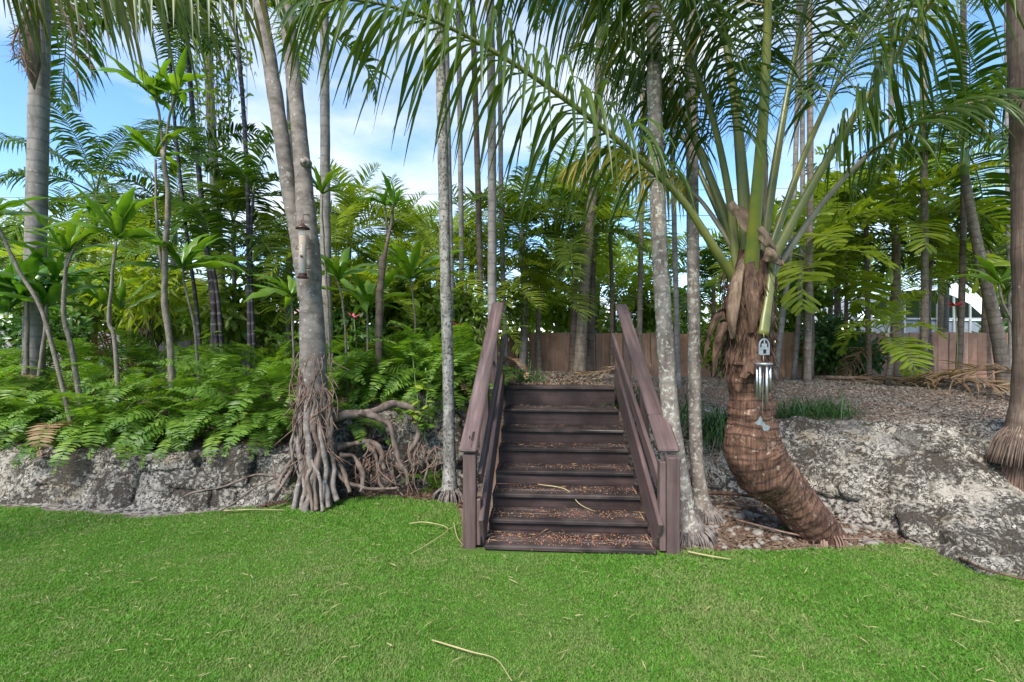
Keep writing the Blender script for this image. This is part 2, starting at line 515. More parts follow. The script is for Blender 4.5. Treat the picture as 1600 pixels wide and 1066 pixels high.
M['bark_grey'] = bark_mat('palm_bark_grey', (0.27, 0.245, 0.23), (0.14, 0.125, 0.115), (0.36, 0.34, 0.32), 10, 0.15, (0.11, 0.10, 0.09), 0.62)
M['bark_tan'] = bark_mat('palm_bark_tan', (0.25, 0.20, 0.155), (0.12, 0.09, 0.07), (0.34, 0.30, 0.26), 12, 0.12, (0.09, 0.07, 0.055), 0.6)
M['bark_brown'] = bark_mat('palm_bark_brown', (0.19, 0.14, 0.11), (0.08, 0.06, 0.047), None, 12, 0.15, (0.05, 0.035, 0.03))
M['bark_big'] = bark_mat('right_palm_bark', (0.20, 0.15, 0.12), (0.095, 0.068, 0.055), (0.38, 0.31, 0.26), 8, 0.17, (0.12, 0.075, 0.06), 0.64, vstreak=0.5)
M['bark_black'] = bark_mat('dark_stem', (0.05, 0.042, 0.05), (0.022, 0.018, 0.022), (0.13, 0.12, 0.12), 14, 0.17, (0.17, 0.15, 0.15), 0.66, bmp=0.25, rough=0.6)
M['fig'] = bark_mat('fig_bark', (0.235, 0.20, 0.175), (0.11, 0.09, 0.077), (0.33, 0.305, 0.28), 8, 0, None, 0.60, stretch=(1, 1, 1.6), bmp=0.4)
M['root'] = bark_mat('fig_root', (0.19, 0.145, 0.118), (0.06, 0.04, 0.031), None, 9, 0, None, stretch=(1.5, 1.5, 0.5), bmp=0.5)
M['rootlet'] = bark_mat('thin_root', (0.25, 0.165, 0.125), (0.11, 0.065, 0.05), None, 14, bmp=0.4)
M['palm_root'] = bark_mat('palm_root', (0.22, 0.185, 0.165), (0.05, 0.042, 0.04), None, 24, bmp=0.5)
M['flare'] = bark_mat('palm_base_flare', (0.38, 0.29, 0.25), (0.22, 0.155, 0.13), (0.46, 0.42, 0.38), 10, 0.07, (0.16, 0.11, 0.09), 0.62)
M['ti_stem'] = bark_mat('ti_stem', (0.27, 0.225, 0.18), (0.12, 0.095, 0.075), (0.36, 0.33, 0.29), 26, 0.03, (0.08, 0.06, 0.05), 0.6)
M['green_stem'] = plain_mat('crownshaft_green', (0.17, 0.25, 0.08), 0.4, 0, 0.3, 5, col2=(0.11, 0.18, 0.06))

# ------------------------------------------------------------------ setting materials
def rock_mat():
    m, nt, b, out = mat_base('coral_rock')
    tc = nt.nodes.new("ShaderNodeTexCoord"); geo = nt.nodes.new("ShaderNodeNewGeometry")
    pos = geo.outputs["Position"]
    warp = nt.nodes.new("ShaderNodeTexNoise"); warp.inputs["Scale"].default_value = 9.0; warp.inputs["Detail"].default_value = 3
    nt.links.new(pos, warp.inputs["Vector"])
    wv = nt.nodes.new("ShaderNodeVectorMath"); wv.operation = 'MULTIPLY_ADD'
    wv.inputs[1].default_value = (0.09, 0.09, 0.09)
    nt.links.new(warp.outputs["Color"], wv.inputs[0]); nt.links.new(pos, wv.inputs[2])
    n1 = noise(nt, 24.0, 7, 0.68, wv.outputs[0])      # pits
    n2 = noise(nt, 2.6, 5, 0.6, pos)                  # large patches
    n3 = noise(nt, 75.0, 5, 0.65, pos)
    n4 = noise(nt, 6.5, 5, 0.6, pos)
    thr = math_(nt, 'ADD', n1, math_(nt, 'MULTIPLY', math_(nt, 'SUBTRACT', n2, 0.5), 0.8))
    pit = ramp(nt, [(0.40, (0, 0, 0)), (0.47, (0.75, 0.75, 0.75)), (0.56, (1, 1, 1))], thr)
    light = ramp(nt, [(0.3, (0.185, 0.165, 0.138)), (0.5, (0.325, 0.295, 0.25)), (0.72, (0.50, 0.465, 0.405))], math_(nt, 'ADD', math_(nt, 'MULTIPLY', n3, 0.6), math_(nt, 'MULTIPLY', n4, 0.4)))
    light = mixc(nt, ramp(nt, [(0.55, (0, 0, 0)), (0.70, (0.8, 0.8, 0.8))], noise(nt, 3.9, 3, 0.5, pos)), light, (0.27, 0.215, 0.145))
    smoothm = ramp(nt, [(0.60, (0, 0, 0)), (0.66, (1, 1, 1))], noise(nt, 2.1, 3, 0.5, wv.outputs[0]))   # cement smeared between the stones
    worm = math_(nt, 'ABSOLUTE', math_(nt, 'SUBTRACT', noise(nt, 30.0, 3, 0.5, wv.outputs[0]), 0.5))
    wk = ramp(nt, [(0.012, (0, 0, 0)), (0.045, (1, 1, 1))], worm)
    wk = mixc(nt, ramp(nt, [(0.42, (0, 0, 0)), (0.52, (1, 1, 1))], n4), (1, 1, 1), wk)
    pit = mixc(nt, 1.0, pit, wk, 'MULTIPLY')
    dark = ramp(nt, [(0.35, (0.026, 0.021, 0.017)), (0.7, (0.095, 0.078, 0.062))], n3)
    col = mixc(nt, pit, dark, light)
    col = mixc(nt, math_(nt, 'MULTIPLY', smoothm, 0.75), col, (0.24, 0.22, 0.195))
    nt.links.new(col, b.inputs["Base Color"])
    b.inputs["Roughness"].default_value = 0.92; b.inputs["Specular IOR Level"].default_value = 0.15
    bump(nt, b, math_(nt, 'ADD', math_(nt, 'MULTIPLY', pit, 0.9), math_(nt, 'MULTIPLY', n3, 0.5)), 1.0, 0.022)
    return m

def ground_mat():
    m, nt, b, out = mat_base('ground_cover')
    pos = nt.nodes.new("ShaderNodeNewGeometry").outputs["Position"]
    la = nt.nodes.new("ShaderNodeAttribute"); la.attribute_name = "lawn"
    ra = nt.nodes.new("ShaderNodeAttribute"); ra.attribute_name = "rock"
    n1 = noise(nt, 2.2, 4, 0.55, pos); n2 = noise(nt, 38.0, 6, 0.65, pos); n3 = noise(nt, 140.0, 3, 0.6, pos)
    grass = ramp(nt, [(0.3, (0.045, 0.10, 0.015)), (0.6, (0.075, 0.135, 0.022)), (0.8, (0.15, 0.155, 0.055))], n2)
    soil = ramp(nt, [(0.3, (0.07, 0.05, 0.038)), (0.5, (0.17, 0.125, 0.095)), (0.7, (0.30, 0.24, 0.185))], n2)
    soil = mixc(nt, ramp(nt, [(0.42, (0, 0, 0)), (0.6, (1, 1, 1))], n1), soil, mixc(nt, n3, (0.10, 0.06, 0.045), (0.30, 0.20, 0.14)))
    stone = mixc(nt, ramp(nt, [(0.44, (0, 0, 0)), (0.56, (1, 1, 1))], noise(nt, 24.0, 7, 0.68, pos)), (0.035, 0.03, 0.025), (0.30, 0.28, 0.25))
    col = mixc(nt, ra.outputs["Fac"], soil, stone)
    col = mixc(nt, la.outputs["Fac"], col, grass)
    nt.links.new(col, b.inputs["Base Color"])
    b.inputs["Roughness"].default_value = 0.95; b.inputs["Specular IOR Level"].default_value = 0.15
    bump(nt, b, math_(nt, 'ADD', n2, math_(nt, 'MULTIPLY', n3, 0.4)), 0.9, 0.02)
    return m

def wood_mat(name, col, dark, worn=None, grain=26.0, axis=1, dirt=0.5, rough=0.6):
    m, nt, b, out = mat_base(name)
    tc = nt.nodes.new("ShaderNodeTexCoord"); oi = nt.nodes.new("ShaderNodeObjectInfo")
    sc = nt.nodes.new("ShaderNodeVectorMath"); sc.operation = 'SCALE'; sc.inputs[0].default_value = (31, 47, 23)
    nt.links.new(oi.outputs["Random"], sc.inputs["Scale"])
    ad = nt.nodes.new("ShaderNodeVectorMath"); ad.operation = 'ADD'
    nt.links.new(tc.outputs["Object"], ad.inputs[0]); nt.links.new(sc.outputs[0], ad.inputs[1])
    mp = nt.nodes.new("ShaderNodeMapping"); s = [1.0, 1.0, 1.0]; s[axis] = 0.05
    mp.inputs["Scale"].default_value = s
    nt.links.new(ad.outputs[0], mp.inputs[0])
    g = noise(nt, grain, 6, 0.6, mp.outputs[0])
    p = noise(nt, 3.3, 5, 0.6, ad.outputs[0])
    c = ramp(nt, [(0.3, dark), (0.62, col)], g)
    c = mixc(nt, math_(nt, 'MULTIPLY', ramp(nt, [(0.40, (1, 1, 1)), (0.62, (0, 0, 0))], p), dirt), c, tuple(x * 0.35 for x in dark))
    if worn:
        c = mixc(nt, ramp(nt, [(0.60, (0, 0, 0)), (0.70, (0.8, 0.8, 0.8))], noise(nt, 9.0, 6, 0.65, mp.outputs[0])), c, worn)
    h = mixc(nt, 0.35, c, ramp(nt, [(0, (0.82, 0.82, 0.82)), (1, (1.18, 1.18, 1.18))], oi.outputs["Random"]), 'MULTIPLY')
    nt.links.new(h, b.inputs["Base Color"])
    b.inputs["Roughness"].default_value = rough; b.inputs["Specular IOR Level"].default_value = 0.3
    bump(nt, b, g, 0.7, 0.005)
    return m

M['rock'] = rock_mat()
M['ground'] = ground_mat()
PA = dict(col=(0.145, 0.098, 0.092), dark=(0.072, 0.047, 0.044))
M['paint_x'] = wood_mat('painted_timber_across', PA['col'], PA['dark'], (0.22, 0.155, 0.15), axis=0, dirt=0.35, rough=0.45)
M['paint_y'] = wood_mat('painted_timber_along', PA['col'], PA['dark'], (0.23, 0.165, 0.16), axis=1, dirt=0.25, rough=0.42)
M['paint_z'] = wood_mat('painted_timber_upright', PA['col'], PA['dark'], (0.21, 0.15, 0.145), axis=2, dirt=0.3, rough=0.45)
M['tread'] = wood_mat('weathered_tread', (0.075, 0.054, 0.049), (0.024, 0.018, 0.017), (0.21, 0.18, 0.165), axis=0, dirt=0.8, rough=0.7)
M['riser'] = wood_mat('painted_riser', (0.064, 0.040, 0.037), (0.033, 0.021, 0.020), (0.12, 0.08, 0.08), axis=0, dirt=0.6, rough=0.5)
M['fence'] = wood_mat('cedar_board', (0.50, 0.285, 0.19), (0.35, 0.195, 0.13), (0.52, 0.36, 0.27), axis=2, dirt=0.4, rough=0.75, grain=18)
M['fence_grey'] = wood_mat('weathered_board', (0.36, 0.34, 0.33), (0.22, 0.20, 0.19), None, axis=2, dirt=0.3, rough=0.8, grain=18)
M['blade'] = leaf_mat('grass_blade', (0.068, 0.178, 0.020), (0.095, 0.23, 0.028), (0.135, 0.28, 0.044), 0.3, 0.55, 0.12, (0.30, 0.28, 0.13), 0.93)
M['straw'] = leaf_mat('straw', (0.30, 0.25, 0.12), (0.40, 0.34, 0.18), (0.20, 0.22, 0.08), 0.2, 0.7, 0.2)
M['chip'] = leaf_mat('mulch_chip', (0.14, 0.115, 0.092), (0.235, 0.195, 0.16), (0.36, 0.315, 0.265), 0.0, 0.9, 0.1)
M['chip_r'] = leaf_mat('leaf_litter', (0.085, 0.055, 0.04), (0.15, 0.098, 0.07), (0.25, 0.185, 0.135), 0.1, 0.85, 0.15)
M['seed'] = leaf_mat('fallen_seed', (0.15, 0.05, 0.03), (0.24, 0.10, 0.055), (0.38, 0.28, 0.20), 0.0, 0.6, 0.3)
M['pebble'] = plain_mat('limestone_pebble', (0.27, 0.235, 0.20), 0.9, 0, 0.5, 30, 0.4)

# ------------------------------------------------------------------ ground: lawn, bank and mound in one sheet
XE = [-40, -7, -5.3, -3.56, -2.64, -2.0, -1.4, -0.62, -0.5, -0.42, 1.30, 1.36, 2.06, 3.31, 3.53, 3.62, 4.4, 6, 40]
YE = [4.6, 4.7, 4.70, 4.37, 4.66, 4.82, 5.0, 4.80, 4.4, 3.80, 3.80, 3.70, 3.67, 3.80, 3.58, 3.2, 2.8, 2.4, 2.4]
XB = [-40, -7, -5.3, -3.56, -2.64, -2.0, -1.4, -0.6, -0.3, 1.3, 1.7, 2.3, 3.0, 3.3, 3.6, 4.2, 6, 40]
YB = [4.85, 4.92, 4.94, 4.66, 4.92, 5.10, 5.3, 5.4, 5.5, 5.5, 5.15, 5.1, 4.75, 4.2, 3.7, 3.3, 2.9, 2.9]
YT = [5.15, 5.15, 5.17, 4.92, 5.15, 5.40, 5.65, 5.8, 5.95, 5.95, 5.65, 5.6, 5.55, 5.45, 5.25, 5.0, 4.7, 4.7]
ZT = [0.5, 0.5, 0.50, 0.50, 0.52, 0.80, 0.92, 0.95, 1.10, 1.10, 0.72, 0.66, 0.64, 0.66, 0.70, 0.76, 0.8, 0.8]

def lawn_edge(X):
    return np.interp(X, XE, YE)

def height(X, Y):
    X = np.asarray(X, float); Y = np.asarray(Y, float)
    b, t, zt = np.interp(X, XB, YB), np.interp(X, XB, YT), np.interp(X, XB, ZT)
    zm = np.interp(X, [-8, -3, -0.3, 1.3, 3, 8], [0.95, 0.98, 1.10, 1.10, 1.00, 0.98])
    z = zt * smooth(0, 1, (Y - b) / (t - b))
    z = z + (zm - zt) * smooth(0, 1, (Y - t) / 2.2)
    z = z * (1 - smooth(8.9, 10.3, Y))
    basin = (Y > lawn_edge(X)) & (Y < b + 0.1)
    n = fbm(np.stack([X * 1.3, Y * 1.3, X * 0], -1), 4, 3)
    rkz = smooth(-0.1, 0.15, Y - b) * (1 - smooth(0.0, 0.3, Y - t)) * (1 - smooth(-0.5, -0.3, X) * (1 - smooth(1.3, 1.6, X)))
    z = z + rkz * np.interp(X, [-2.4, -2.0], [0.02, 0.07]) * fbm(np.stack([X * 4.5, Y * 4.5, z * 4.5], -1), 3, 33)
    return z + n * 0.035 * smooth(0, 0.5, Y - lawn_edge(X)) * (1 - smooth(10.5, 11.5, Y)) - 0.02 * basin

def axis_pts(lo, hi, step, far):
    fine = np.arange(lo, hi + step / 2, step)
    out = []
    x, s = 0, step * 2
    while x < far:
        x += s; s *= 1.5; out.append(x)
    out = np.array(out)
    return np.concatenate([(lo - out)[::-1], fine, hi + out])

gx, gy = axis_pts(-7.5, 7.5, 0.06, 500), axis_pts(2.0, 11.6, 0.06, 500)
GX, GY = np.meshgrid(gx, gy)
GZ = height(GX, GY)
g = Geo()
nx, ny = len(gx), len(gy)
i = (np.arange(ny - 1)[:, None] * nx + np.arange(nx - 1)[None, :])
g.add(np.stack([GX, GY, GZ], -1), np.stack([i, i + 1, i + nx + 1, i + nx], -1).reshape(-1, 4))
me = g.mesh("ground", M['ground'])
en = fbm(np.stack([GX * 7, GY * 7, GX * 0], -1), 3, 9) * 0.05
lawn = smooth(0.05, -0.05, GY - lawn_edge(GX) + en) + smooth(11.0, 12.5, GY)
b_, t_ = np.interp(GX, XB, YB), np.interp(GX, XB, YT)
rk = smooth(-0.35, -0.1, GY - b_) * (1 - smooth(-0.02, 0.15, GY - t_)) * (1 - smooth(-0.45, -0.3, GX) * (1 - smooth(1.3, 1.5, GX)))
for nm, arr in (("lawn", lawn), ("rock", rk)):
    at = me.attributes.new(nm, 'FLOAT', 'POINT'); at.data.foreach_set("value", np.clip(arr, 0, 1).astype(np.float32).ravel())
obj("ground", me, kind="structure")

def hz(x, y):
    return float(height(np.array([x]), np.array([y]))[0])

def G(x, Y):
    """point on the terrain under pixel column x at distance Y"""
    X = (x - CX) / FOC * Y
    return np.array([X, Y, hz(X, Y)])

# short turf, denser towards the lens
def lawn_blades(n):
    rng = np.random.default_rng(11)
    Y = 1.75 + (5.2 - 1.75) * rng.random(n) ** 1.35
    X = (rng.random(n) * 2 - 1) * (Y * 1.2 + 1.3)
    e = lawn_edge(X) + fbm(np.stack([X * 6, Y * 6, X * 0], -1), 3, 5) * 0.06
    k = (Y < e) & ~((X > -0.43) & (X < 1.33) & (Y > 3.62))
    X, Y = X[k], Y[k]; n = len(X)
    q = fbm(np.stack([X * 1.1, Y * 1.1, X * 0 + 4], -1), 4, 21)
    h = (0.015 + 0.011 * rng.random(n)) * (1 + 0.35 * q) * (0.8 + 0.06 * Y)
    az = rng.random(n) * 2 * math.pi; ln = 0.35 + 0.75 * rng.random(n)
    dirv = np.stack([np.cos(az) * ln, np.sin(az) * ln, np.ones(n)], -1); dirv = nrm(dirv)
    w = (0.0017 + 0.0010 * rng.random(n)) * (0.55 + 0.24 * Y)
    side = nrm(np.stack([-np.sin(az), np.cos(az), 0 * az], -1) + rng.normal(0, 0.5, (n, 3)))
    base = np.stack([X, Y, np.full(n, -0.004)], -1)
    mid = base + dirv * (h * 0.55)[:, None]
    tip = mid + nrm(dirv + np.stack([np.cos(az), np.sin(az), -0.2 * np.ones(n)], -1) * 0.6) * (h * 0.6)[:, None]
    V = np.stack([base - side * w[:, None], base + side * w[:, None], mid - side * w[:, None] * 0.8, mid + side * w[:, None] * 0.8, tip], 1)
    o = np.arange(n)[:, None] * 5
    g = Geo(); g.add(V, o + np.array([[0, 1, 3, 2]]), o + np.array([[2, 3, 4]]))
    return g
def grass_mat():
    m = M['blade']; nt = m.node_tree
    b = [n for n in nt.nodes if n.type == 'BSDF_PRINCIPLED'][0]
    src = b.inputs["Base Color"].links[0].from_socket
    pos = nt.nodes.new("ShaderNodeNewGeometry").outputs["Position"]
    n1 = noise(nt, 1.1, 4, 0.6, pos); n2 = noise(nt, 5.5, 4, 0.6, pos)
    f = math_(nt, 'ADD', math_(nt, 'MULTIPLY', n1, 0.6), math_(nt, 'MULTIPLY', n2, 0.4))
    dry = mixc(nt, ramp(nt, [(0.47, (0, 0, 0)), (0.62, (0.85, 0.85, 0.85))], f), src, (0.21, 0.24, 0.09))
    deep = mixc(nt, ramp(nt, [(0.32, (0.7, 0.7, 0.7)), (0.46, (0, 0, 0))], f), dry, (0.055, 0.16, 0.016))
    nt.links.new(deep, b.inputs["Base Color"])
grass_mat()
obj("lawn_grass", lawn_blades(650000).mesh("lawn_grass", M['blade'], False), kind="stuff", label="short green mown turf with pale dry patches", cat="grass")

# ------------------------------------------------------------------ timber garden steps
SO = np.array([0.463, 3.66, 0.0])
SV = nrm(np.array([0.0655, 0.998, 0.0])); SU = np.array([SV[1], -SV[0], 0.0])
SM = np.eye(4); SM[:3, 0] = SU; SM[:3, 1] = SV; SM[:3, 3] = SO
stairs = obj("garden_staircase", None, None, Matrix(SM.tolist()), "purple-brown painted timber steps with sloping handrails up the bank", "staircase")
ZS = [0.046, 0.146, 0.272, 0.407, 0.565, 0.71, 0.893, 1.133]
RUN = 0.29
def plank(name, lo, hi, mat, bev=0.006, parent=stairs, rot=None, warp=0.0):
    """a board with its own centre as origin, so grain differs from board to board"""
    lo, hi = np.array(lo, float), np.array(hi, float); c = (lo + hi) / 2
    g = Geo().box(lo - c, hi - c, 0, bev)
    T = Matrix.Translation(Vector(c))
    if rot is not None: T = T @ rot
    return obj(name, g.mesh(name, mat, False), parent, T)
for k, z in enumerate(ZS):
    hw = 0.688 - 0.001 * k
    y0 = k * RUN
    jt = random.uniform(-0.004, 0.004)
    # two boards to a tread, the front one overhanging the riser a little
    plank("tread_board", (-hw, y0 - 0.022, z - 0.038), (hw, y0 + 0.132, z + jt), M['tread'], 0.008)
    if k < 7:
        plank("tread_board", (-hw, y0 + 0.138, z - 0.038), (hw, y0 + RUN + 0.004, z - 0.003 - jt), M['tread'], 0.006)
    else:
        plank("tread_board", (-hw, y0 + 0.138, z - 0.038), (hw, y0 + 0.30, z - 0.003), M['tread'], 0.006)
    zb = (ZS[k - 1] - 0.004) if k else -0.02
    plank("riser", (-hw + 0.001, y0 + 0.006, zb), (hw - 0.001, y0 + 0.03, z - 0.0385), M['riser'], 0.002)

def sloped(name, p0, p1, w, t, mat, parent=stairs, bev=0.008):
    """board from p0 to p1 (local), w across, t in the thickness direction normal to its run"""
    p0, p1 = np.array(p0, float), np.array(p1, float)
    L = np.linalg.norm(p1 - p0); d = (p1 - p0) / L
    x = nrm(np.cross(d, [0, 0, 1])); zz = np.cross(x, d)
    Mx = np.eye(4); Mx[:3, 0] = x; Mx[:3, 1] = d; Mx[:3, 2] = zz; Mx[:3, 3] = (p0 + p1) / 2
    g = Geo().box(np.array([-w / 2, -L / 2, -t / 2]), np.array([w / 2, L / 2, t / 2]), 0, bev)
    return obj(name, g.mesh(name, mat, False), parent, Matrix(Mx.tolist()))
def loc(px, py, Y):
    """photo pixel at a distance -> staircase space"""
    v = P(px, py, Y) - SO
    return np.array([v @ SU, v @ SV, v[2]])
for s in (-1, 1):
    xs = s * 0.712
    # stringer
    p0, p1 = np.array([xs, 0.02, 0.10]), np.array([xs, 2.14, 1.25])
    sloped("stringer", p0 + [0, 0, 0.03], p1 + [0, 0, 0.03], 0.04, 0.30, M['paint_y'])
    # bottom, middle and top posts
    xp = s * 0.815
    front = loc(733, 712, 3.72) if s < 0 else loc(1047, 712, 3.72)
    plank("post", (front[0] - 0.052, 0.01, -0.15), (front[0] + 0.052, 0.115, 0.772), M['paint_z'], 0.008)
    if s > 0:
        plank("post_block", (front[0] - 0.105, 0.02, 0.02), (front[0] - 0.056, 0.11, 0.735), M['paint_z'], 0.006)
    else:
        plank("post_block", (front[0] + 0.056, 0.03, 0.02), (front[0] + 0.09, 0.11, 0.40), M['paint_z'], 0.006)
    plank("post", (xp - 0.045, 0.98, 0.30), (xp + 0.045, 1.07, 1.39), M['paint_z'], 0.006)
    plank("post", (xp - 0.045, 1.93, 0.90), (xp + 0.045, 2.02, 2.05), M['paint_z'], 0.006)
    # sloping cap rail
    if s < 0:
        a, b2 = loc(731, 706, 3.70), loc(778, 474, 5.74)
        hr = sloped("handrail", a, b2, 0.150, 0.042, M['paint_y'], bev=0.014)
        gk = Geo().box([-0.010, -0.05, 0], [0.012, 0.05, 0.003]).box([-0.032, -0.03, 0], [-0.02, 0.0, 0.003]).box([0.001, -0.13, 0], [0.005, -0.05, 0.003])
        crack = obj("rot_hole", gk.mesh("rot_hole", plain_mat("rotten_wood", (0.02, 0.014, 0.012), 0.95), False), hr, Matrix.Translation((0.022, -1.08, 0.0195)))
    else:
        a, b2 = loc(1046, 706, 3.70), loc(970, 477, 5.74)
        mid = a + (b2 - a) * 0.175
        sloped("handrail", a, mid, 0.172, 0.044, M['paint_y'], bev=0.014)
        sloped("handrail", mid + [-0.012, 0.003, 0.0], b2, 0.142, 0.040, M['paint_y'], bev=0.012)
    # mid rail on edge
    if s < 0: a, b2 = loc(750, 748, 3.80), loc(789, 528, 5.72)
    else: a, b2 = loc(1029, 752, 3.80), loc(957, 527, 5.72)
    sloped("mid_rail", a, b2, 0.038, 0.125, M['paint_y'], bev=0.006)

# fallen palm seeds and litter on the treads
def step_litter():
    rng = np.random.default_rng(5); g = Geo()
    dens = [900, 480, 360, 300, 170, 90, 50, 70]
    sph = []
    for k, n in enumerate(dens):
        x = np.clip(rng.normal(0, 0.42, n) + rng.choice([-0.25, 0.35], n), -0.66, 0.66)
        y = k * RUN + np.clip(rng.beta(2.2, 1.8, n), 0, 1) * 0.27 - 0.012
        sph.append(np.stack([x, y, np.full(n, ZS[k] + 0.004)], -1))
    p = np.concatenate(sph); n = len(p)
    r = rng.uniform(0.0035, 0.0075, n)
    o6 = np.array([[1, 0, 0], [0, 1, 0], [-1, 0, 0], [0, -1, 0], [0, 0, 0.8], [0, 0, -0.6]])
    st = rng.uniform(0.6, 1.5, (n, 1, 3))
    V = p[:, None, :] + o6[None] * r[:, None, None] * st
    f = np.array([[0, 1, 4], [1, 2, 4], [2, 3, 4], [3, 0, 4], [1, 0, 5], [2, 1, 5], [3, 2, 5], [0, 3, 5]])
    g.add(V, None, (np.arange(n)[:, None, None] * 6 + f[None]).reshape(-1, 3))
    return g
lit = obj("fallen_seeds", step_litter().mesh("fallen_seeds", M['seed']), None, Matrix(SM.tolist()), "small reddish palm seeds strewn over the dark treads", "seeds", kind="stuff")

def step_leaves():
    rng = np.random.default_rng(15); n = 120; k = np.minimum(7, (rng.random(n) ** 1.6 * 8).astype(int))
    p = np.stack([np.clip(rng.normal(0, .5, n), -.65, .65), k * RUN + rng.uniform(.05, .27, n), np.array(ZS)[k] + .008], -1)
    az = rng.uniform(0, 6.283, n); g = Geo()
    ribbons(g, p, np.stack([np.cos(az), np.sin(az) * .5, rng.uniform(0, .25, n)], -1), rng.uniform(.02, .08, n), rng.uniform(.006, .022, n), np.stack([-np.sin(az), np.cos(az), rng.normal(0, .3, n)], -1), .6, 4, .3, rng=rng, peak=.45)
    return g
obj("dead_leaves", step_leaves().mesh("dead_leaves", M['dead']), None, Matrix(SM.tolist()), "scattered dry brown leaf scraps on the treads", "dead leaves", kind="stuff")

# ------------------------------------------------------------------ fences
def fence(name, x0, x1, Y, ztop, w, mat, label):
    t = thing(name, (x0, Y, 0), label, "fence")
    protos = []
    for k in range(5):
        ww = w * (0.86, 0.97, 1.0, 0.92, 1.04)[k]
        g = Geo().box([-ww / 2, -0.01, 0], [ww / 2, 0.01, ztop], 0, 0.004)
        protos.append((ww, g.mesh("plank", mat, False)))
    x = 0.0
    while x < x1 - x0:
        ww, me = random.choice(protos)
        Mx = Matrix.Translation((x + ww / 2, random.uniform(-0.012, 0.012), random.uniform(-0.03, 0.02))) @ Matrix.Rotation(random.uniform(-0.008, 0.008), 4, 'Y')
        obj("plank", me, t, Mx)
        x += ww + random.uniform(0.002, 0.012)
    g = Geo()
    for z in (0.35, ztop - 0.3):
        obj("fence_rail", Geo().box([0, 0.026, z], [x1 - x0, 0.066, z + 0.09], 0, 0.004).mesh("fence_rail", mat, False), t)
    return t
fence("board_fence", -1.2, 12.4, 9.75, 1.88, 0.205, M['fence'], "brown cedar board fence across the back of the mound")
fence("board_fence", -12.5, -1.3, 10.9, 2.08, 0.20, M['fence_grey'], "weathered grey board fence behind the ferns on the left")

# ------------------------------------------------------------------ coral rock retaining wall
def stone_geo(a, b, c, seed, nu=72, nv=40):
    u = np.linspace(0, 2 * math.pi, nu, endpoint=False); v = np.linspace(-math.pi / 2, math.pi / 2, nv)
    U, W_ = np.meshgrid(u, v)
    e = 0.5
    f = lambda t: np.sign(t) * np.abs(t) ** e
    S = np.stack([f(np.cos(W_)) * f(np.cos(U)), f(np.cos(W_)) * f(np.sin(U)), f(np.sin(W_))], -1)
    D = nrm(S)
    V = S * np.array([a, b, c])
    q = V * 3.2 + seed * 7.7
    V = V + D * (0.30 * min(a, b, c) * fbm(q, 4, seed)[..., None]) + D * (min(0.045, 0.2 * min(a, b, c)) * np.minimum(fbm(V * 13 + seed, 3, seed + 5), 0.15)[..., None])
    i = np.arange(nv - 1)[:, None] * nu; j = np.arange(nu)[None, :]; k = (j + 1) % nu
    g = Geo(); g.add(V, np.stack([i + j, i + k, i + nu + k, i + nu + j], -1).reshape(-1, 4))
    return g
def hit(x, y):
    """where the sight line through a pixel meets the terrain, and the normal there"""
    Ys = np.arange(2.6, 8.0, 0.02); X = (x - CX) / FOC * Ys
    below = np.nonzero(EYE + (CY - y) / FOC * Ys < height(X, Ys))[0]
    Y = Ys[below[0]] if len(below) else 6.0
    X = (x - CX) / FOC * Y; e = 0.18
    n = nrm(np.array([-(hz(X + e, Y) - hz(X - e, Y)) / (2 * e), -(hz(X, Y + e) - hz(X, Y - e)) / (2 * e), 1.0]))
    return P(x, y, Y), n
def wall_of(name, label, origin, stones, seed, thick=0.20, sink=0.12, tilt=1.0, nforce=None):
    t = thing(name, origin, label, "rock wall")
    for k, (x, y, w, h, Yg) in enumerate(stones):
        p, n = hit(x, y)
        if nforce is not None: n = nrm(np.array(nforce, float))
        view = nrm(np.array([0, 0, EYE]) - p)
        a = w * p[1] / FOC / 2
        c = h * p[1] / FOC / 2 / max(0.5, float(n @ view))
        b = min(thick, 0.7 * max(a, c))
        ex = nrm(np.cross([0, 0, 1.0], -n)) if abs(n[2]) < .98 else np.array([1.0, 0, 0])
        ez = np.cross(ex, -n) * -1.0
        ez = nrm(np.cross(n, ex)); ez = ez if ez[2] >= 0 else -ez
        ey = np.cross(ez, ex)
        Mx = np.eye(4); Mx[:3, 0] = ex; Mx[:3, 1] = ey; Mx[:3, 2] = ez; Mx[:3, 3] = p - n * b * sink - np.array(origin)
        Mr = Matrix(Mx.tolist()) @ Matrix.Rotation(random.uniform(-0.2, 0.2) * tilt, 4, 'Y') @ Matrix.Rotation(random.uniform(-0.15, 0.15) * tilt, 4, 'Z')
        obj("stone", stone_geo(a * 1.05, b, c * 1.05, seed + k).mesh("stone", M['rock']), t, Mr)
    return t
wall_of("rock_wall", "pale pitted coral rock retaining wall under the ferns on the left", (-3.5, 4.6, 0), [
    (20, 762, 90, 78, 4.95), (78, 772, 96, 70, 4.72), (128, 760, 70, 84, 4.62), (188, 760, 62, 92, 4.47), (100, 735, 80, 36, 4.85),
    (254, 786, 52, 40, 4.42), (302, 788, 56, 40, 4.42), (252, 752, 44, 34, 4.5), (304, 750, 66, 30, 4.56), (270, 724, 80, 26, 4.7), (350, 782, 52, 44, 4.55), (362, 735, 66, 50, 4.72),
    (398, 776, 50, 46, 4.68), (428, 740, 60, 50, 4.9), (440, 778, 44, 40, 4.95), (200, 714, 60, 22, 4.85), (-60, 765, 90, 80, 5.0),
    (-150, 770, 100, 80, 5.0)], 100, 0.13, -0.05, 0.3, (0.05, -0.9, 0.42))
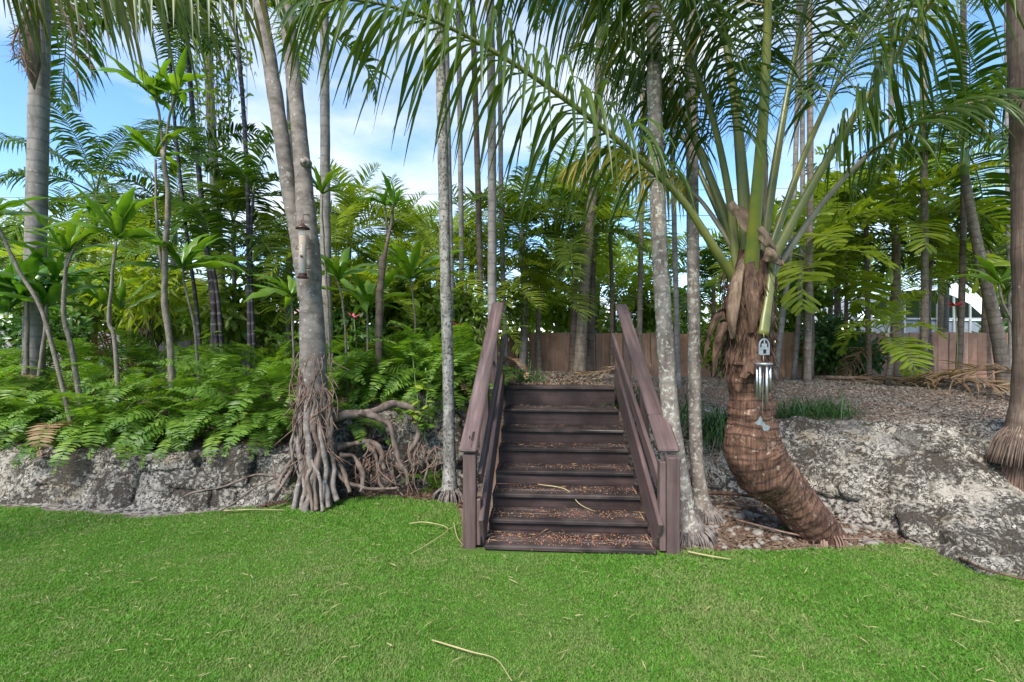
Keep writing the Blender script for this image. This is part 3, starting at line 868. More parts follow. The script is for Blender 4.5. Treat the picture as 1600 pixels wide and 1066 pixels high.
wall_of("rock_wall", "coral rocks gripped by fig roots left of the steps", (-1.4, 5.0, 0), [
    (602, 668, 54, 44, 5.2), (570, 702, 50, 48, 5.15), (640, 705, 56, 74, 5.25), (664, 652, 70, 62, 5.45), (612, 738, 60, 52, 5.1),
    (545, 730, 52, 60, 5.1), (700, 690, 50, 70, 5.5), (520, 690, 60, 90, 5.25)], 140)
RS = [(1120, 660, 70, 60, 0), (1098, 722, 66, 66, 0), (1150, 705, 70, 80, 0), (1212, 682, 70, 46, 0), (1238, 726, 70, 70, 0), (1266, 680, 66, 46, 0),
    (1296, 735, 66, 72, 0), (1335, 690, 84, 50, 0), (1345, 745, 70, 60, 0), (1392, 700, 70, 60, 0), (1400, 752, 66, 54, 0), (1448, 690, 72, 44, 0),
    (1382, 792, 64, 40, 0), (1442, 770, 70, 54, 0), (1458, 728, 64, 44, 0), (1505, 715, 76, 60, 0), (1460, 826, 80, 60, 0), (1512, 780, 80, 64, 0),
    (1560, 745, 70, 70, 0), (1520, 836, 74, 60, 0), (1572, 810, 80, 70, 0), (1530, 880, 90, 40, 0), (1590, 872, 84, 60, 0), (1640, 800, 110, 110, 0), (1660, 900, 120, 100, 0), (1560, 690, 70, 46, 0)]
wall_of("rock_wall", "large black and white coral boulders behind the leaning coconut palm", (3.2, 4.6, 0), RS, 170, 0.17, 0.28)

# ------------------------------------------------------------------ mulch, pebbles, litter
def scatter_flat(n, xr, yr, keep, size, mat, name, label, seed, lift=0.006, cat="mulch", asp=(1.0, 2.6), tilt=0.35):
    rng = np.random.default_rng(seed)
    X = rng.uniform(*xr, n); Y = yr[0] + (yr[1] - yr[0]) * rng.random(n) ** 2.0
    k = keep(X, Y); X, Y = X[k], Y[k]; n = len(X)
    Z = height(X, Y) + lift * rng.uniform(0.3, 1.6, n)
    az = rng.random(n) * 6.283
    s = size * rng.uniform(0.5, 1.5, n) ; l = s * rng.uniform(*asp, n)
    ex = np.stack([np.cos(az), np.sin(az), rng.normal(0, tilt, n)], -1); ey = np.stack([-np.sin(az), np.cos(az), rng.normal(0, tilt, n)], -1)
    c = np.stack([X, Y, Z], -1)
    up = np.array([0, 0, 1.0]) * (s * 0.25)[:, None]
    V = np.stack([c - ex * l[:, None], c - ey * s[:, None] * 0.7 + up, c + ex * l[:, None], c + ey * s[:, None] * 0.7 + up], 1)
    g = Geo(); g.add(V, np.arange(n)[:, None] * 4 + np.array([[0, 1, 2, 3]]))
    return obj(name, g.mesh(name, mat, False), label=label, cat=cat, kind="stuff")
past = lambda X, Y: (Y > lawn_edge(X) + 0.03) & ~((np.abs(X - 0.53) < 0.9) & (Y < 5.9))
scatter_flat(120000, (-1.2, 9.5), (4.6, 10.4), lambda X, Y: (Y > np.interp(X, XB, YT) - 0.22) & past(X, Y), 0.0095, M['chip'], "mulch", "grey-tan wood chip mulch over the raised mound", 31)
scatter_flat(15000, (1.2, 4.0), (3.6, 5.3), lambda X, Y: past(X, Y) & (Y < np.interp(X, XB, YB) + .08), 0.010, M['chip_r'], "leaf_litter", "brown leaf litter and bark under the leaning coconut palm", 32, asp=(1, 4))
scatter_flat(9000, (-2.6, -0.4), (4.7, 5.7), past, 0.010, M['chip_r'], "leaf_litter", "reddish leaf litter among the fig roots", 33, asp=(1, 5))
scatter_flat(5000, (-0.35, 1.4), (5.95, 8.5), lambda X, Y: X > -9, 0.013, M['chip_r'], "leaf_litter", "tan leaf litter at the head of the steps", 34, asp=(1, 3.5))
scatter_flat(7000, (-6.5, -2.2), (4.6, 5.4), lambda X, Y: (Y > np.interp(X, XB, YT) - 0.12), 0.012, M['chip_r'], "leaf_litter", "brown leaf litter on top of the left rock wall", 35, asp=(1, 4))
def clippings():
    rng = np.random.default_rng(77); n = 900
    Y = rng.uniform(1.9, 4.7, n); X = (rng.random(n) * 2 - 1) * Y * 1.15
    k = Y < lawn_edge(X) - 0.08
    X, Y = X[k], Y[k]; n = len(X)
    az = rng.random(n) * 6.283
    g = Geo()
    dirs = np.stack([np.cos(az), np.sin(az), rng.normal(0.05, 0.1, n)], -1)
    ribbons(g, np.stack([X, Y, np.full(n, 0.032)], -1), dirs, rng.uniform(0.02, 0.09, n), rng.uniform(0.002, 0.007, n), np.stack([-np.sin(az), np.cos(az), rng.normal(0, 0.4, n)], -1), 0.25, 3, 0.0, rng=rng)
    return g
obj("dry_clippings", clippings().mesh("dry_clippings", M['straw']), kind="stuff", label="pale dry clippings and leaf bits strewn over the lawn", cat="clippings")

def pebbles():
    rng = np.random.default_rng(41); g = Geo()
    n = 420
    X = rng.uniform(1.4, 3.6, n); Y = rng.uniform(3.7, 5.0, n)
    k = past(X, Y); X, Y = X[k], Y[k]
    for x, y in zip(X, Y):
        r = rng.uniform(0.006, 0.022) * (2.0 if rng.random() < 0.06 else 1)
        s = stone_geo(r * 1.5, r * 1.1, r * 0.8, int(rng.integers(999)), 8, 6)
        g.join(s, Matrix.Translation((x, y, hz(x, y) + r * 0.3)) @ Matrix.Rotation(rng.uniform(0, 6), 4, 'Z'))
    return g
obj("pebbles", pebbles().mesh("pebbles", M['pebble']), kind="stuff", label="whitish limestone pebbles in the soil under the coconut palm", cat="pebbles")

def stick(label, pts, r, mat='straw', cat="palm stalk", name="fallen_stalk", n=24):
    pts = catmull(pts, n); base = pts[0].copy()
    g = Geo(); tube(g, off(pts, base), np.linspace(r, r * 0.45, len(pts)), 6, 0, 0.2)
    return obj(name, g.mesh(name, M[mat]), None, Matrix.Translation(Vector(base)), label, cat)
GP = lambda x, y, z=0.03: np.array([(x - CX) / FOC * (FOC * (EYE - z) / (y - CY)), FOC * (EYE - z) / (y - CY), z])
stick("bent pale stalk lying on the lawn left of the steps", [GP(640, 818, .045), GP(665, 816, .055), GP(700, 826, .045), GP(672, 848, .03), GP(640, 866, .025)], 0.006)
stick("long thin pale stalk curving across the front of the lawn", [GP(675, 1000), GP(735, 1018, .04), GP(775, 1030, .035), GP(800, 1064)], 0.005)
stick("dry straw lying flat on the lawn below the left rock wall", [GP(350, 798), GP(400, 796, .04), GP(445, 797)], 0.008)
stick("thin yellow straw leaning by the left stair post", [GP(709, 816, .05), GP(714, 838, .04), GP(722, 850, .02)], 0.006)
stick("curved pale twig lying across the steps", [np.array([*(SO + SU * -.26 + SV * .80)[:2], ZS[2] + .02]), np.array([*(SO + SU * .0 + SV * .68)[:2], ZS[2] + .015]), np.array([*(SO + SU * .12 + SV * .53)[:2], ZS[1] + .06]), np.array([*(SO + SU * .24 + SV * .48)[:2], ZS[1] + .015])], 0.006)
stick("grey fallen palm sheath stalk behind the stair post on the right", [GP(1105, 770, .12), GP(1150, 772, .13), GP(1215, 785, .1)], 0.028, 'fibre')
stick("brown midrib lying at the lawn edge beside the coconut palm", [GP(1150, 812, .04), GP(1260, 838, .04), GP(1380, 842, .05)], 0.010, 'rootlet')
stick("curled dry stalk near the base of the right rocks", [GP(1500, 872, .05), GP(1540, 890, .06), GP(1600, 906, .05)], 0.012, 'fibre')
stick("long bleached strip lying at the foot of the right stair post", [GP(1075, 862), GP(1105, 868, .035), GP(1142, 874)], 0.009)

# ------------------------------------------------------------------ vegetation builders
def rachis(length, elev, bend, n=22):
    """local rachis leaving the origin towards +X; elev start angle, bend total droop (radians)"""
    s = np.linspace(0, 1, n)
    a = elev - bend * s ** 1.25
    dx, dz = np.cos(a), np.sin(a)
    x = np.concatenate([[0], np.cumsum(dx[:-1])]) / (n - 1) * length
    z = np.concatenate([[0], np.cumsum(dz[:-1])]) / (n - 1) * length
    return np.stack([x, x * 0, z], -1)

FROND = {}
def make_fronds(kind, mat, length, n, Lmax, W, droop, vee, S=4, plum=0.0, start=0.12, r0=0.018, elevs=((78, 55), (60, 75), (40, 85), (20, 85), (-5, 70)), peak=0.35, tipw=0.08, rib='rib', fwd=0.5, variants=2):
    lst = []
    for e, bd in elevs:
        row = []
        for v in range(variants):
            rng = np.random.default_rng(abs(hash((kind, e, v))) % 9999 if False else (len(kind) * 131 + int(e + 90) * 7 + v * 1009))
            R = rachis(length * rng.uniform(0.92, 1.08), math.radians(e), math.radians(bd * rng.uniform(0.85, 1.2)))
            R[:, 1] += 0.05 * length * rng.uniform(-1, 1) * np.linspace(0, 1, len(R)) ** 2
            g = frond_geo(R, r0, 0.004, start, n, Lmax, W, vee, fwd, droop, 0.12, S, 0.22, sides=4, rng=rng, plum=plum, peak=peak, tipw=tipw)
            row.append(g.mesh("frond", [M[mat], M[rib]]))
        lst.append(row)
    FROND[kind] = lst
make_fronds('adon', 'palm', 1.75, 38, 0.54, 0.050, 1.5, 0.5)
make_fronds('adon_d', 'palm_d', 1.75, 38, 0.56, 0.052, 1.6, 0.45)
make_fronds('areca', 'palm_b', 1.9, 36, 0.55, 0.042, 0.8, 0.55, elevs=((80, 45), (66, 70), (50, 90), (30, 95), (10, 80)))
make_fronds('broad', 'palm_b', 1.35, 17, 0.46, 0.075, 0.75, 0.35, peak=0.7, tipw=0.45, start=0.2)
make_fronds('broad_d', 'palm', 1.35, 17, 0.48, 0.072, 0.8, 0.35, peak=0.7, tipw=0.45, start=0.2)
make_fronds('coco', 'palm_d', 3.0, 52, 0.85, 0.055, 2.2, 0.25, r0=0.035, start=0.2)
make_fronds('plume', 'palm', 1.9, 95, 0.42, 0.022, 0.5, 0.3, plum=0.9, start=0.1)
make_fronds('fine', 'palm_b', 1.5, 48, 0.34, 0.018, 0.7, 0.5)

def crown(parent, top, kind, n, scale=1.0, lean=(0, 0), e_lo=0.0, seed=0, spread=1.0):
    """fronds of one palm: young ones upright, old ones hanging"""
    rng = random.Random(seed * 31 + 5)
    rows = FROND[kind]; az = rng.uniform(0, 6.28)
    for k in range(n):
        u = (k + 0.5) / n
        r = min(len(rows) - 1, int(u * len(rows) * spread + e_lo))
        me = rng.choice(rows[r])
        az += 2.399963 + rng.uniform(-0.25, 0.25)
        s = scale * rng.uniform(0.85, 1.12) * (0.8 + 0.3 * u)
        Mx = Matrix.Translation(Vector(top) + Vector((0, 0, -0.12 * scale * u))) @ Matrix.Rotation(az, 4, 'Z') @ Matrix.Rotation(rng.uniform(-0.2, 0.2), 4, 'X') @ Matrix.Scale(s, 4)
        obj("frond", me, parent, Mx)

def skirt(g, c, r, h, n, seed, thick=0.008, spread=1.6, m=0):
    """root skirt: many short roots fanning from a palm base into the soil"""
    rng = np.random.default_rng(seed)
    for k in range(n):
        a = rng.uniform(0, 6.283); d = np.array([math.cos(a), math.sin(a), 0])
        r1 = r * spread * rng.uniform(0.85, 1.25)
        p0 = c + d * r * rng.uniform(0.82, 0.98) + [0, 0, h * rng.uniform(0.75, 1.0)]
        p1 = c + d * (r + r1) / 2 * 1.02 + [0, 0, h * rng.uniform(0.45, 0.6)]
        p2 = c + d * r1 + [0, 0, -0.03]
        tube(g, catmull([p0, p1, p2], 6), np.linspace(thick, thick * 0.6, 6) * rng.uniform(0.7, 1.3), 5, m)

def slim_palm(label, px, Y, wpx, bark, kind, nf, fscale=1.0, group=None, skirt_h=0.0, shaft=0.6, seed=0, flare=1.25, topY=None, cat="palm tree", e_lo=0.0, sides=12, above=None):
    """palm from photo pixels, base first; Y distance of the base"""
    topY = topY or Y
    pts = []
    b = G(px[0][0], Y)
    zs = [p[1] for p in px]
    for k, (x, y) in enumerate(px):
        f = 0 if len(px) == 1 else k / (len(px) - 1)
        pts.append(P(x, y, Y + (topY - Y) * f))
    pts[0] = b - np.array([0, 0, 0.05])
    if above is not None:                       # carry the stem on above the frame to this height
        dv = pts[-1] - pts[-2]; dv = dv / dv[2]
        pts.append(pts[-1] + dv * (above - pts[-1][2]))
    t = thing("palm_tree", b, label, cat, group)
    C = catmull(pts, 48)
    edge = 1 / math.sqrt(1 + ((px[-1][0] - CX) / FOC) ** 2)      # a round stem looks wider away from the lens axis
    r0, r1 = wpx[0] * Y / FOC / 2 * edge, wpx[1] * topY / FOC / 2 * edge
    s = np.linspace(0, 1, len(C))
    rad = r0 + (r1 - r0) * s
    zrel = (C[:, 2] - b[2])
    rad = rad * (1 + (flare - 1) * np.exp(-np.maximum(zrel - skirt_h, 0) / 0.12))
    g = Geo(); tube(g, off(C, b), rad, sides, 0, 0.06, 9, seed)
    obj("trunk", g.mesh("trunk", M[bark]), t)
    top = C[-1]
    if shaft:
        g = Geo(); cs = np.array([top + [0, 0, -0.05], top + [0, 0, 0.25 * shaft], top + [0, 0, 0.7 * shaft], top + [0, 0, shaft]])
        tube(g, off(cs, b), [r1 * 1.15, r1 * 1.3, r1 * 1.0, r1 * 0.55], 8, 0)
        obj("crownshaft", g.mesh("crownshaft", M['green_stem']), t)
        top = cs[-1]
    if skirt_h:
        g = Geo(); skirt(g, np.zeros(3), r0 * flare, skirt_h, 70, seed + 3, spread=1.75)
        obj("root_skirt", g.mesh("root_skirt", M['palm_root']), t)
    crown(t, off(top, b), kind, nf, fscale, seed=seed, e_lo=e_lo)
    return t

# ---- the front row of lichened palms beside the steps
slim_palm("mottled grey slender palm trunk rooted in litter just left of the steps", [(703, 745), (701, 620), (696, 420), (691, 200), (686, 20)], 4.95, (19, 15), 'bark_mottle', 'adon', 9, 1.05, skirt_h=0.13, seed=1, flare=1.5, above=6.6)
slim_palm("lichen-covered palm trunk rising right behind the right handrail post", [(1080, 815), (1062, 745), (1047, 640), (1037, 500), (1029, 350), (1023, 150), (1021, 0)], 3.95, (31, 22), 'bark_lichen', 'adon', 9, 1.1, skirt_h=0.12, seed=2, flare=1.6, topY=4.15, above=6.3)
slim_palm("spotted palm trunk standing between the steps and the leaning coconut palm", [(1100, 770), (1087, 690), (1084, 500), (1082, 300), (1080, 100), (1079, 0)], 4.45, (22, 18), 'bark_lichen', 'adon', 9, 1.1, skirt_h=0.12, seed=3, flare=1.6, topY=4.6, above=6.7)

# ---- slender palms in the middle distance
GRP = "slender palms on the mound"
slim_palm("smooth grey ringed palm trunk just above the left handrail end", [(771, 580), (769, 470), (769, 300), (768, 150), (766, 0)], 6.6, (14.5, 12), 'bark_grey', 'adon', 7, 1.15, GRP, seed=4, above=8.4)
slim_palm("thin pale palm trunk close behind the mottled trunk left of the steps", [(707, 560), (704, 400), (699, 160), (697, 0)], 7.4, (10, 8), 'bark_grey', 'adon_d', 7, 1.1, GRP, seed=5, above=8.6)
slim_palm("very thin grey palm stem between the mottled trunk and the steps", [(723, 560), (720, 300), (716, 0)], 8.2, (8.5, 7), 'bark_grey', 'adon_d', 7, 1.1, GRP, seed=6, above=9.6)
slim_palm("dark thin palm stem just left of the smooth ringed trunk", [(753, 560), (747, 300), (738, 0)], 8.2, (10, 8), 'bark_brown', 'adon', 7, 1.1, GRP, seed=7, above=9.4)
slim_palm("thin palm stem rising right of the smooth ringed trunk", [(790, 560), (783, 300), (781, 0)], 8.8, (8, 7), 'bark_grey', 'adon_d', 7, 1.1, GRP, seed=8, above=9.2)
slim_palm("grey-brown palm trunk immediately right of the fig tree", [(514, 560), (509, 400), (508, 200), (507, 0)], 6.8, (19, 12), 'bark_grey', 'adon', 7, 1.1, GRP, seed=9, above=8.4)
slim_palm("thin pale palm trunk immediately left of the fig tree", [(449, 540), (452, 430), (455, 300), (452, 150)], 8.2, (11, 9), 'bark_grey', 'adon', 7, 1.0, GRP, seed=10, above=7.0)
slim_palm("stout dark palm trunk in the middle of the three behind the steps", [(905, 582), (910, 500), (917, 400), (932, 220), (938, 60)], 8.4, (19, 12), 'bark_tan', 'adon', 9, 1.15, GRP, seed=11, above=9.0)
slim_palm("dark palm trunk on the left of the three behind the steps", [(894, 580), (896, 500), (899, 400)], 9.0, (11, 9), 'bark_brown', 'adon', 9, 1.0, GRP, seed=12, shaft=0.4)
slim_palm("dark palm trunk on the right of the three behind the steps", [(921, 582), (924, 500), (928, 380)], 9.0, (12, 9), 'bark_brown', 'areca', 9, 1.0, GRP, seed=13, shaft=0.4)
slim_palm("thin tan palm stem above the top of the right handrail", [(955, 560), (956, 450), (954, 380)], 9.6, (7, 6), 'bark_tan', 'broad', 10, 0.9, GRP, seed=14, shaft=0.3)
slim_palm("thin palm stem just behind the right handrail end", [(998, 580), (1000, 480), (1003, 250), (1005, 0)], 8.8, (9, 7), 'bark_tan', 'adon', 7, 1.1, GRP, seed=15, above=9.2)
slim_palm("pale thin stem between the two lichened trunks right of the steps", [(1060, 590), (1056, 450), (1050, 200), (1048, 0)], 7.4, (9, 7), 'bark_grey', 'adon', 7, 1.1, GRP, seed=16, above=8.6)
slim_palm("thin pale palm stem slanting just right of the wind chime", [(1210, 592), (1222, 500), (1234, 400), (1243, 250), (1248, 0)], 8.0, (10, 7), 'bark_grey', 'adon', 7, 1.1, GRP, seed=17, above=9.0)
slim_palm("second thin pale palm stem right of the wind chime", [(1240, 590), (1250, 460), (1254, 300), (1252, 0)], 8.2, (9, 7), 'bark_grey', 'adon_d', 7, 1.1, GRP, seed=18, above=9.8)
slim_palm("straight ringed palm stem third to the right of the wind chime", [(1261, 592), (1264, 450), (1266, 250), (1264, 0)], 7.4, (12, 9), 'bark_tan', 'adon', 7, 1.15, GRP, seed=19, above=8.2)
slim_palm("thin dark palm stem in front of the leafy shrub by the fence", [(1320, 585), (1322, 480), (1324, 380)], 9.0, (7.5, 6), 'bark_brown', 'broad_d', 9, 1.0, GRP, seed=20, shaft=0.3)
slim_palm("tan palm stem with low bright crown right of the fence shrub", [(1358, 585), (1355, 450), (1353, 340)], 8.6, (9.5, 8), 'bark_tan', 'broad', 11, 1.15, GRP, seed=21, shaft=0.4)
slim_palm("pale palm stem left of the screened pool roof", [(1412, 580), (1403, 450), (1394, 300), (1392, 100), (1391, 0)], 8.6, (11, 8), 'bark_grey', 'adon', 7, 1.1, GRP, seed=22, above=9.8)
slim_palm("smooth straight palm stem in front of the screened pool roof", [(1442, 585), (1445, 450), (1443, 200), (1442, 0)], 7.8, (14, 11), 'bark_tan', 'adon', 9, 1.15, GRP, seed=23, above=8.8)
slim_palm("brown ringed palm stem by the red flower", [(1497, 580), (1503, 450), (1506, 250), (1505, 0)], 7.6, (12.5, 10), 'bark_brown', 'adon', 7, 1.1, GRP, seed=24, above=8.0)
slim_palm("thick curved ringed palm trunk leaning left before the big right palm", [(1572, 580), (1556, 510), (1535, 420), (1517, 330), (1507, 270)], 7.3, (27, 14), 'bark_tan', 'adon_d', 10, 1.15, seed=25, shaft=0.5)
slim_palm("pale thin stem at the far right beside the big brown trunk", [(1580, 560), (1577, 450), (1574, 300), (1572, 0)], 9.4, (8, 7), 'bark_grey', 'adon', 7, 1.1, GRP, seed=26, above=10)
slim_palm("slanted pale palm trunk beyond the grey fence on the left", [(226, 540), (215, 470), (205, 400)], 11.6, (14, 12), 'bark_grey', 'adon_d', 9, 1.3, GRP, seed=27, shaft=0.5)
slim_palm("pale upright palm trunk behind the tall ti plant", [(271, 560), (271, 450), (272, 380)], 9.8, (11, 10), 'bark_grey', 'adon', 9, 1.1, GRP, seed=28, shaft=0.5)
slim_palm("grey palm trunk wrapped in vines behind the black stems", [(350, 540), (344, 420), (335, 280), (325, 90)], 9.2, (16, 15), 'bark_grey', 'adon', 7, 1.2, GRP, seed=29, above=9.0)
slim_palm("pale ringed stem right of the black stems", [(364, 540), (366, 450), (365, 380)], 8.0, (8, 7), 'bark_grey', 'adon', 9, 1.0, GRP, seed=30, shaft=0.4)

# ---- low leafy palms filling the gaps
LOW = [
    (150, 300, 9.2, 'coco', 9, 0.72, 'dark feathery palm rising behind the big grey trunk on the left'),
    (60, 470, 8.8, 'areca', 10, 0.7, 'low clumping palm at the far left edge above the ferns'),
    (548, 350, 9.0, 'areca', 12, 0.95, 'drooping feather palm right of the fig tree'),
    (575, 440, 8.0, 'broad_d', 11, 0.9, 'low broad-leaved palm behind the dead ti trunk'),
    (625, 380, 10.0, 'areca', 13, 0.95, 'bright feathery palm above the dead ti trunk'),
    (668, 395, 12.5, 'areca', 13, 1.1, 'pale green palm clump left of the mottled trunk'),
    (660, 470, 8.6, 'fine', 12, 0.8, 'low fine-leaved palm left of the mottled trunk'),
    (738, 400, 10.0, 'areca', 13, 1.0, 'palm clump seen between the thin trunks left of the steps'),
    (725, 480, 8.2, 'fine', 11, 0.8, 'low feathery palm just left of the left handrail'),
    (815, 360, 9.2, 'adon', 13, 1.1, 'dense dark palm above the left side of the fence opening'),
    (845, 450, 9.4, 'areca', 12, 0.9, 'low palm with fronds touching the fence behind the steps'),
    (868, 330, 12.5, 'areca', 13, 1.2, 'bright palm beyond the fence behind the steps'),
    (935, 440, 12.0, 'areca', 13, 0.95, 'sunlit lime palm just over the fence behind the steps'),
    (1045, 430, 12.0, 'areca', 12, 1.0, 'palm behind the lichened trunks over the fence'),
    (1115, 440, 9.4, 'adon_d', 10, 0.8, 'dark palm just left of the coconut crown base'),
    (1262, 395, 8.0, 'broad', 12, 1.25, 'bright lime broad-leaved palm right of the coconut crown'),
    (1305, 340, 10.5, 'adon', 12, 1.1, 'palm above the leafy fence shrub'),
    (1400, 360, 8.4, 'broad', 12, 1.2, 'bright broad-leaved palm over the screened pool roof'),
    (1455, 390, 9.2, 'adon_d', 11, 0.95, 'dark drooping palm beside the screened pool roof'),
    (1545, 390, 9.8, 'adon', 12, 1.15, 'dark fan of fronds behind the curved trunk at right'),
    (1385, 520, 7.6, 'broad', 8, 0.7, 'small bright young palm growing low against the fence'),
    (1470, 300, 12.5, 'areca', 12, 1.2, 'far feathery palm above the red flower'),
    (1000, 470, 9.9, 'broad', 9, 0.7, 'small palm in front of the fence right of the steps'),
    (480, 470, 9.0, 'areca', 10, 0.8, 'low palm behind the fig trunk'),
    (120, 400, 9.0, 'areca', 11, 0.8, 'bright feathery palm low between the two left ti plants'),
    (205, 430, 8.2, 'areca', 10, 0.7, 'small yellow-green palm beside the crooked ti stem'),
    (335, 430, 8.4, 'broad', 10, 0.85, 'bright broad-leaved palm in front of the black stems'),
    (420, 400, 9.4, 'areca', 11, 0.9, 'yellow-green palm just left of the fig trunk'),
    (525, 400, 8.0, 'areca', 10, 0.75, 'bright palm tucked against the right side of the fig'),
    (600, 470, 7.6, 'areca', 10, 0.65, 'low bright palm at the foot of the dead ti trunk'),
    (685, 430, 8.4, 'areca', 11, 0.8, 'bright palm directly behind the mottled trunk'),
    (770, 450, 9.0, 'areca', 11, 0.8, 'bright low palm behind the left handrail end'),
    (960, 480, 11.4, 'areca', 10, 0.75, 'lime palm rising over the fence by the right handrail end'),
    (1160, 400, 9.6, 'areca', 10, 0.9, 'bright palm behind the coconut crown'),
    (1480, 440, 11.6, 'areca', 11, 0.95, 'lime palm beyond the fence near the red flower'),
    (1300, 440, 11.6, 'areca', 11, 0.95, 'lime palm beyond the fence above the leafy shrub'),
]
def low_palm(x, y, Y, kind, n, sc, label, seed):
    X = (x - CX) / FOC * Y
    b = np.array([X, Y, hz(X, Y)])
    top = P(x, y, Y)
    t = thing("palm_tree", b, label, "palm tree", "leafy palms filling the back")
    pts = catmull([b - [0, 0, 0.05], (b + top) / 2 + [random.uniform(-.08, .08), 0, 0], top], 14)
    g = Geo(); tube(g, off(pts, b), np.linspace(0.075, 0.05, 14) * sc, 8, 0, 0.05, 8, seed)
    obj("trunk", g.mesh("trunk", M[random.choice(['bark_tan', 'bark_brown', 'bark_grey'])]), t)
    crown(t, off(top, b), kind, n, sc, seed=seed)
for k, a in enumerate(LOW):
    low_palm(*a, seed=200 + k)

# ---- big grey palm at the left edge
b = G(52, 6.3)
t = thing("palm_tree", b, "large smooth grey palm trunk at the left edge with hanging dry spathe", "palm tree")
pts = catmull([b, P(56, 380, 6.3), P(60, 200, 6.3), P(63, 60, 6.3), P(64, -40, 6.3)], 40)
g = Geo(); tube(g, off(pts, b), np.linspace(0.118, 0.105, 40), 18, 0, 0.03, 5)
obj("trunk", g.mesh("trunk", M['bark_grey']), t)
top = pts[-1]
g = Geo(); tube(g, off(np.array([top, top + [0, 0, .3], top + [0, 0, .9], top + [0, 0, 1.2]]), b), [0.115, 0.13, 0.09, 0.05], 14, 0)
obj("crownshaft", g.mesh("crownshaft", M['green_stem']), t)
crown(t, off(top + [0, 0, 1.1], b), 'coco', 9, 0.9, seed=301)
g = Geo()
sp = catmull([P(54, -30, 6.1), P(50, 60, 6.05), P(50, 110, 6.05), P(54, 140, 6.07)], 14)
tube(g, off(sp, b), [0.02, .03, .05, .07, .085, .09, .09, .085, .075, .06, .05, .035, .02, .006], 8, 0, 0.2, 4)
obj("spathe", g.mesh("spathe", M['boot']), t)
for k, (x, y0, y1) in enumerate(((112, 20, 175), (130, 10, 120), (30, 30, 110), (20, 40, 100))):
    g = Geo()
    c = catmull([P(62, -30, 6.2), P((62 + x) / 2, y0 - 20, 6.0), P(x, y0 + 30, 5.9), P(x + 14, y1, 5.9)], 26)
    tube(g, off(c, b), np.linspace(0.018, 0.006, 26), 5, 0)
    rng = np.random.default_rng(k)
    idx = rng.integers(9, 26, 90)
    ribbons(g, off(c[idx], b), rng.normal(0, 1, (90, 3)) - [0, 0, .8], rng.uniform(.06, .2, 90), 0.008, rng.normal(0, 1, (90, 3)), 1.0, 3, 0)
    obj("fruit_stalk", g.mesh("fruit_stalk", M['rootlet']), t)

# ---- big brown palm at the right edge, root mass on the rocks
b = np.array([(1618 - CX) / FOC * 4.0, 4.0, 0.30])
t = thing("palm_tree", b, "thick brown palm trunk at the right edge with roots spilling over the rocks", "palm tree")
pts = catmull([P(1618, 715, 4.0), P(1616, 640, 4.0), P(1614, 500, 4.0), P(1608, 250, 4.03), P(1602, 60, 4.05), P(1598, -120, 4.1), P(1594, -330, 4.15)], 60)
rr = np.interp(pts[:, 2], [0.6, 0.85, 1.2, 1.5, 3, 6], [0.22, 0.19, 0.145, 0.13, 0.122, 0.11])
g = Geo(); tube(g, off(pts, b), rr, 20, 0, 0.05, 6)
obj("trunk", g.mesh("trunk", M['bark_big']), t)
g = Geo(); skirt(g, np.array([0, 0, 0.34]), 0.175, 0.34, 460, 9, 0.0055, 1.45)
obj("root_skirt", g.mesh("root_skirt", M['bark_big']), t)
g = Geo(); skirt(g, np.array([0.0, 0, 0.02]), 0.17, 0.42, 420, 10, 0.006, 1.15); tube(g, np.array([[0, 0, -.1], [0, 0, .2], [0, 0, .45]]), [.19, .17, .16], 16, 0, .3, 9)
obj("root_ball", g.mesh("root_ball", M['rootlet']), t)
crown(t, off(pts[-1], b), 'coco', 9, 0.95, seed=302)

# ------------------------------------------------------------------ leaning coconut palm
b = np.array([(1292 - CX) / FOC * 3.96, 3.96, 0.0])
coco = thing("coconut_palm", b, "swollen ringed coconut palm trunk that leans out of the soil and bends upright", "palm tree")
cp = [(1296, 852, 3.98, .185), (1276, 826, 3.97, .20), (1254, 800, 3.96, .205), (1227, 768, 3.95, .215), (1194, 737, 3.94, .270), (1176, 697, 3.94, .268), (1175, 655, 3.95, .212), (1172, 617, 3.96, .190), (1168, 572, 3.97, .205), (1166, 520, 3.98, .205), (1169, 455, 3.98, .19), (1174, 395, 4.0, .13)]
C = catmull([P(x, y, Y) for x, y, Y, r in cp], 220)
rad = 0.88 * np.interp(np.linspace(0, len(cp) - 1, 220), np.arange(len(cp)), [c[3] for c in cp])
s = np.concatenate([[0], np.cumsum(np.linalg.norm(np.diff(C, axis=0), axis=1))])
saw = ((s + 0.02 * np.sin(s * 9.0) + 0.012 * np.sin(s * 23.0)) / 0.075) % 1.0
rad = rad * (1 + 0.032 * (1 - saw) * (s < 1.55) - 0.01) * (1 + 0.02 * np.sin(s * 31))
kk = int(220 * 8.2 / 11)
g = Geo(); tube(g, off(C[:kk], b), rad[:kk], 64, 0, 0.06, 11, 4)
obj("trunk", g.mesh("trunk", M['coco_bark']), coco)
g = Geo(); tube(g, off(C[kk - 3:], b), rad[kk - 3:] * 1.02, 28, 0, 0.22, 7, 8)
obj("fibre_crown", g.mesh("fibre_crown", M['fibre']), coco)
# frayed roots at the base
g = Geo(); rng = np.random.default_rng(3)
for k in range(80):
    a = rng.uniform(0, 6.283); c0 = P(1280, 834, 3.97)
    d = np.array([math.cos(a), math.sin(a), 0])
    p0 = c0 + d * 0.17 + [0, 0, rng.uniform(0.0, 0.06)]
    tube(g, catmull([off(p0, b), off(p0 + d * 0.025 + [0, 0, -0.04], b), off(p0 + d * rng.uniform(.03, .07) + [0, 0, -0.1], b)], 5), 0.0055, 5, 0)
obj("root_skirt", g.mesh("root_skirt", M['rootlet']), coco)
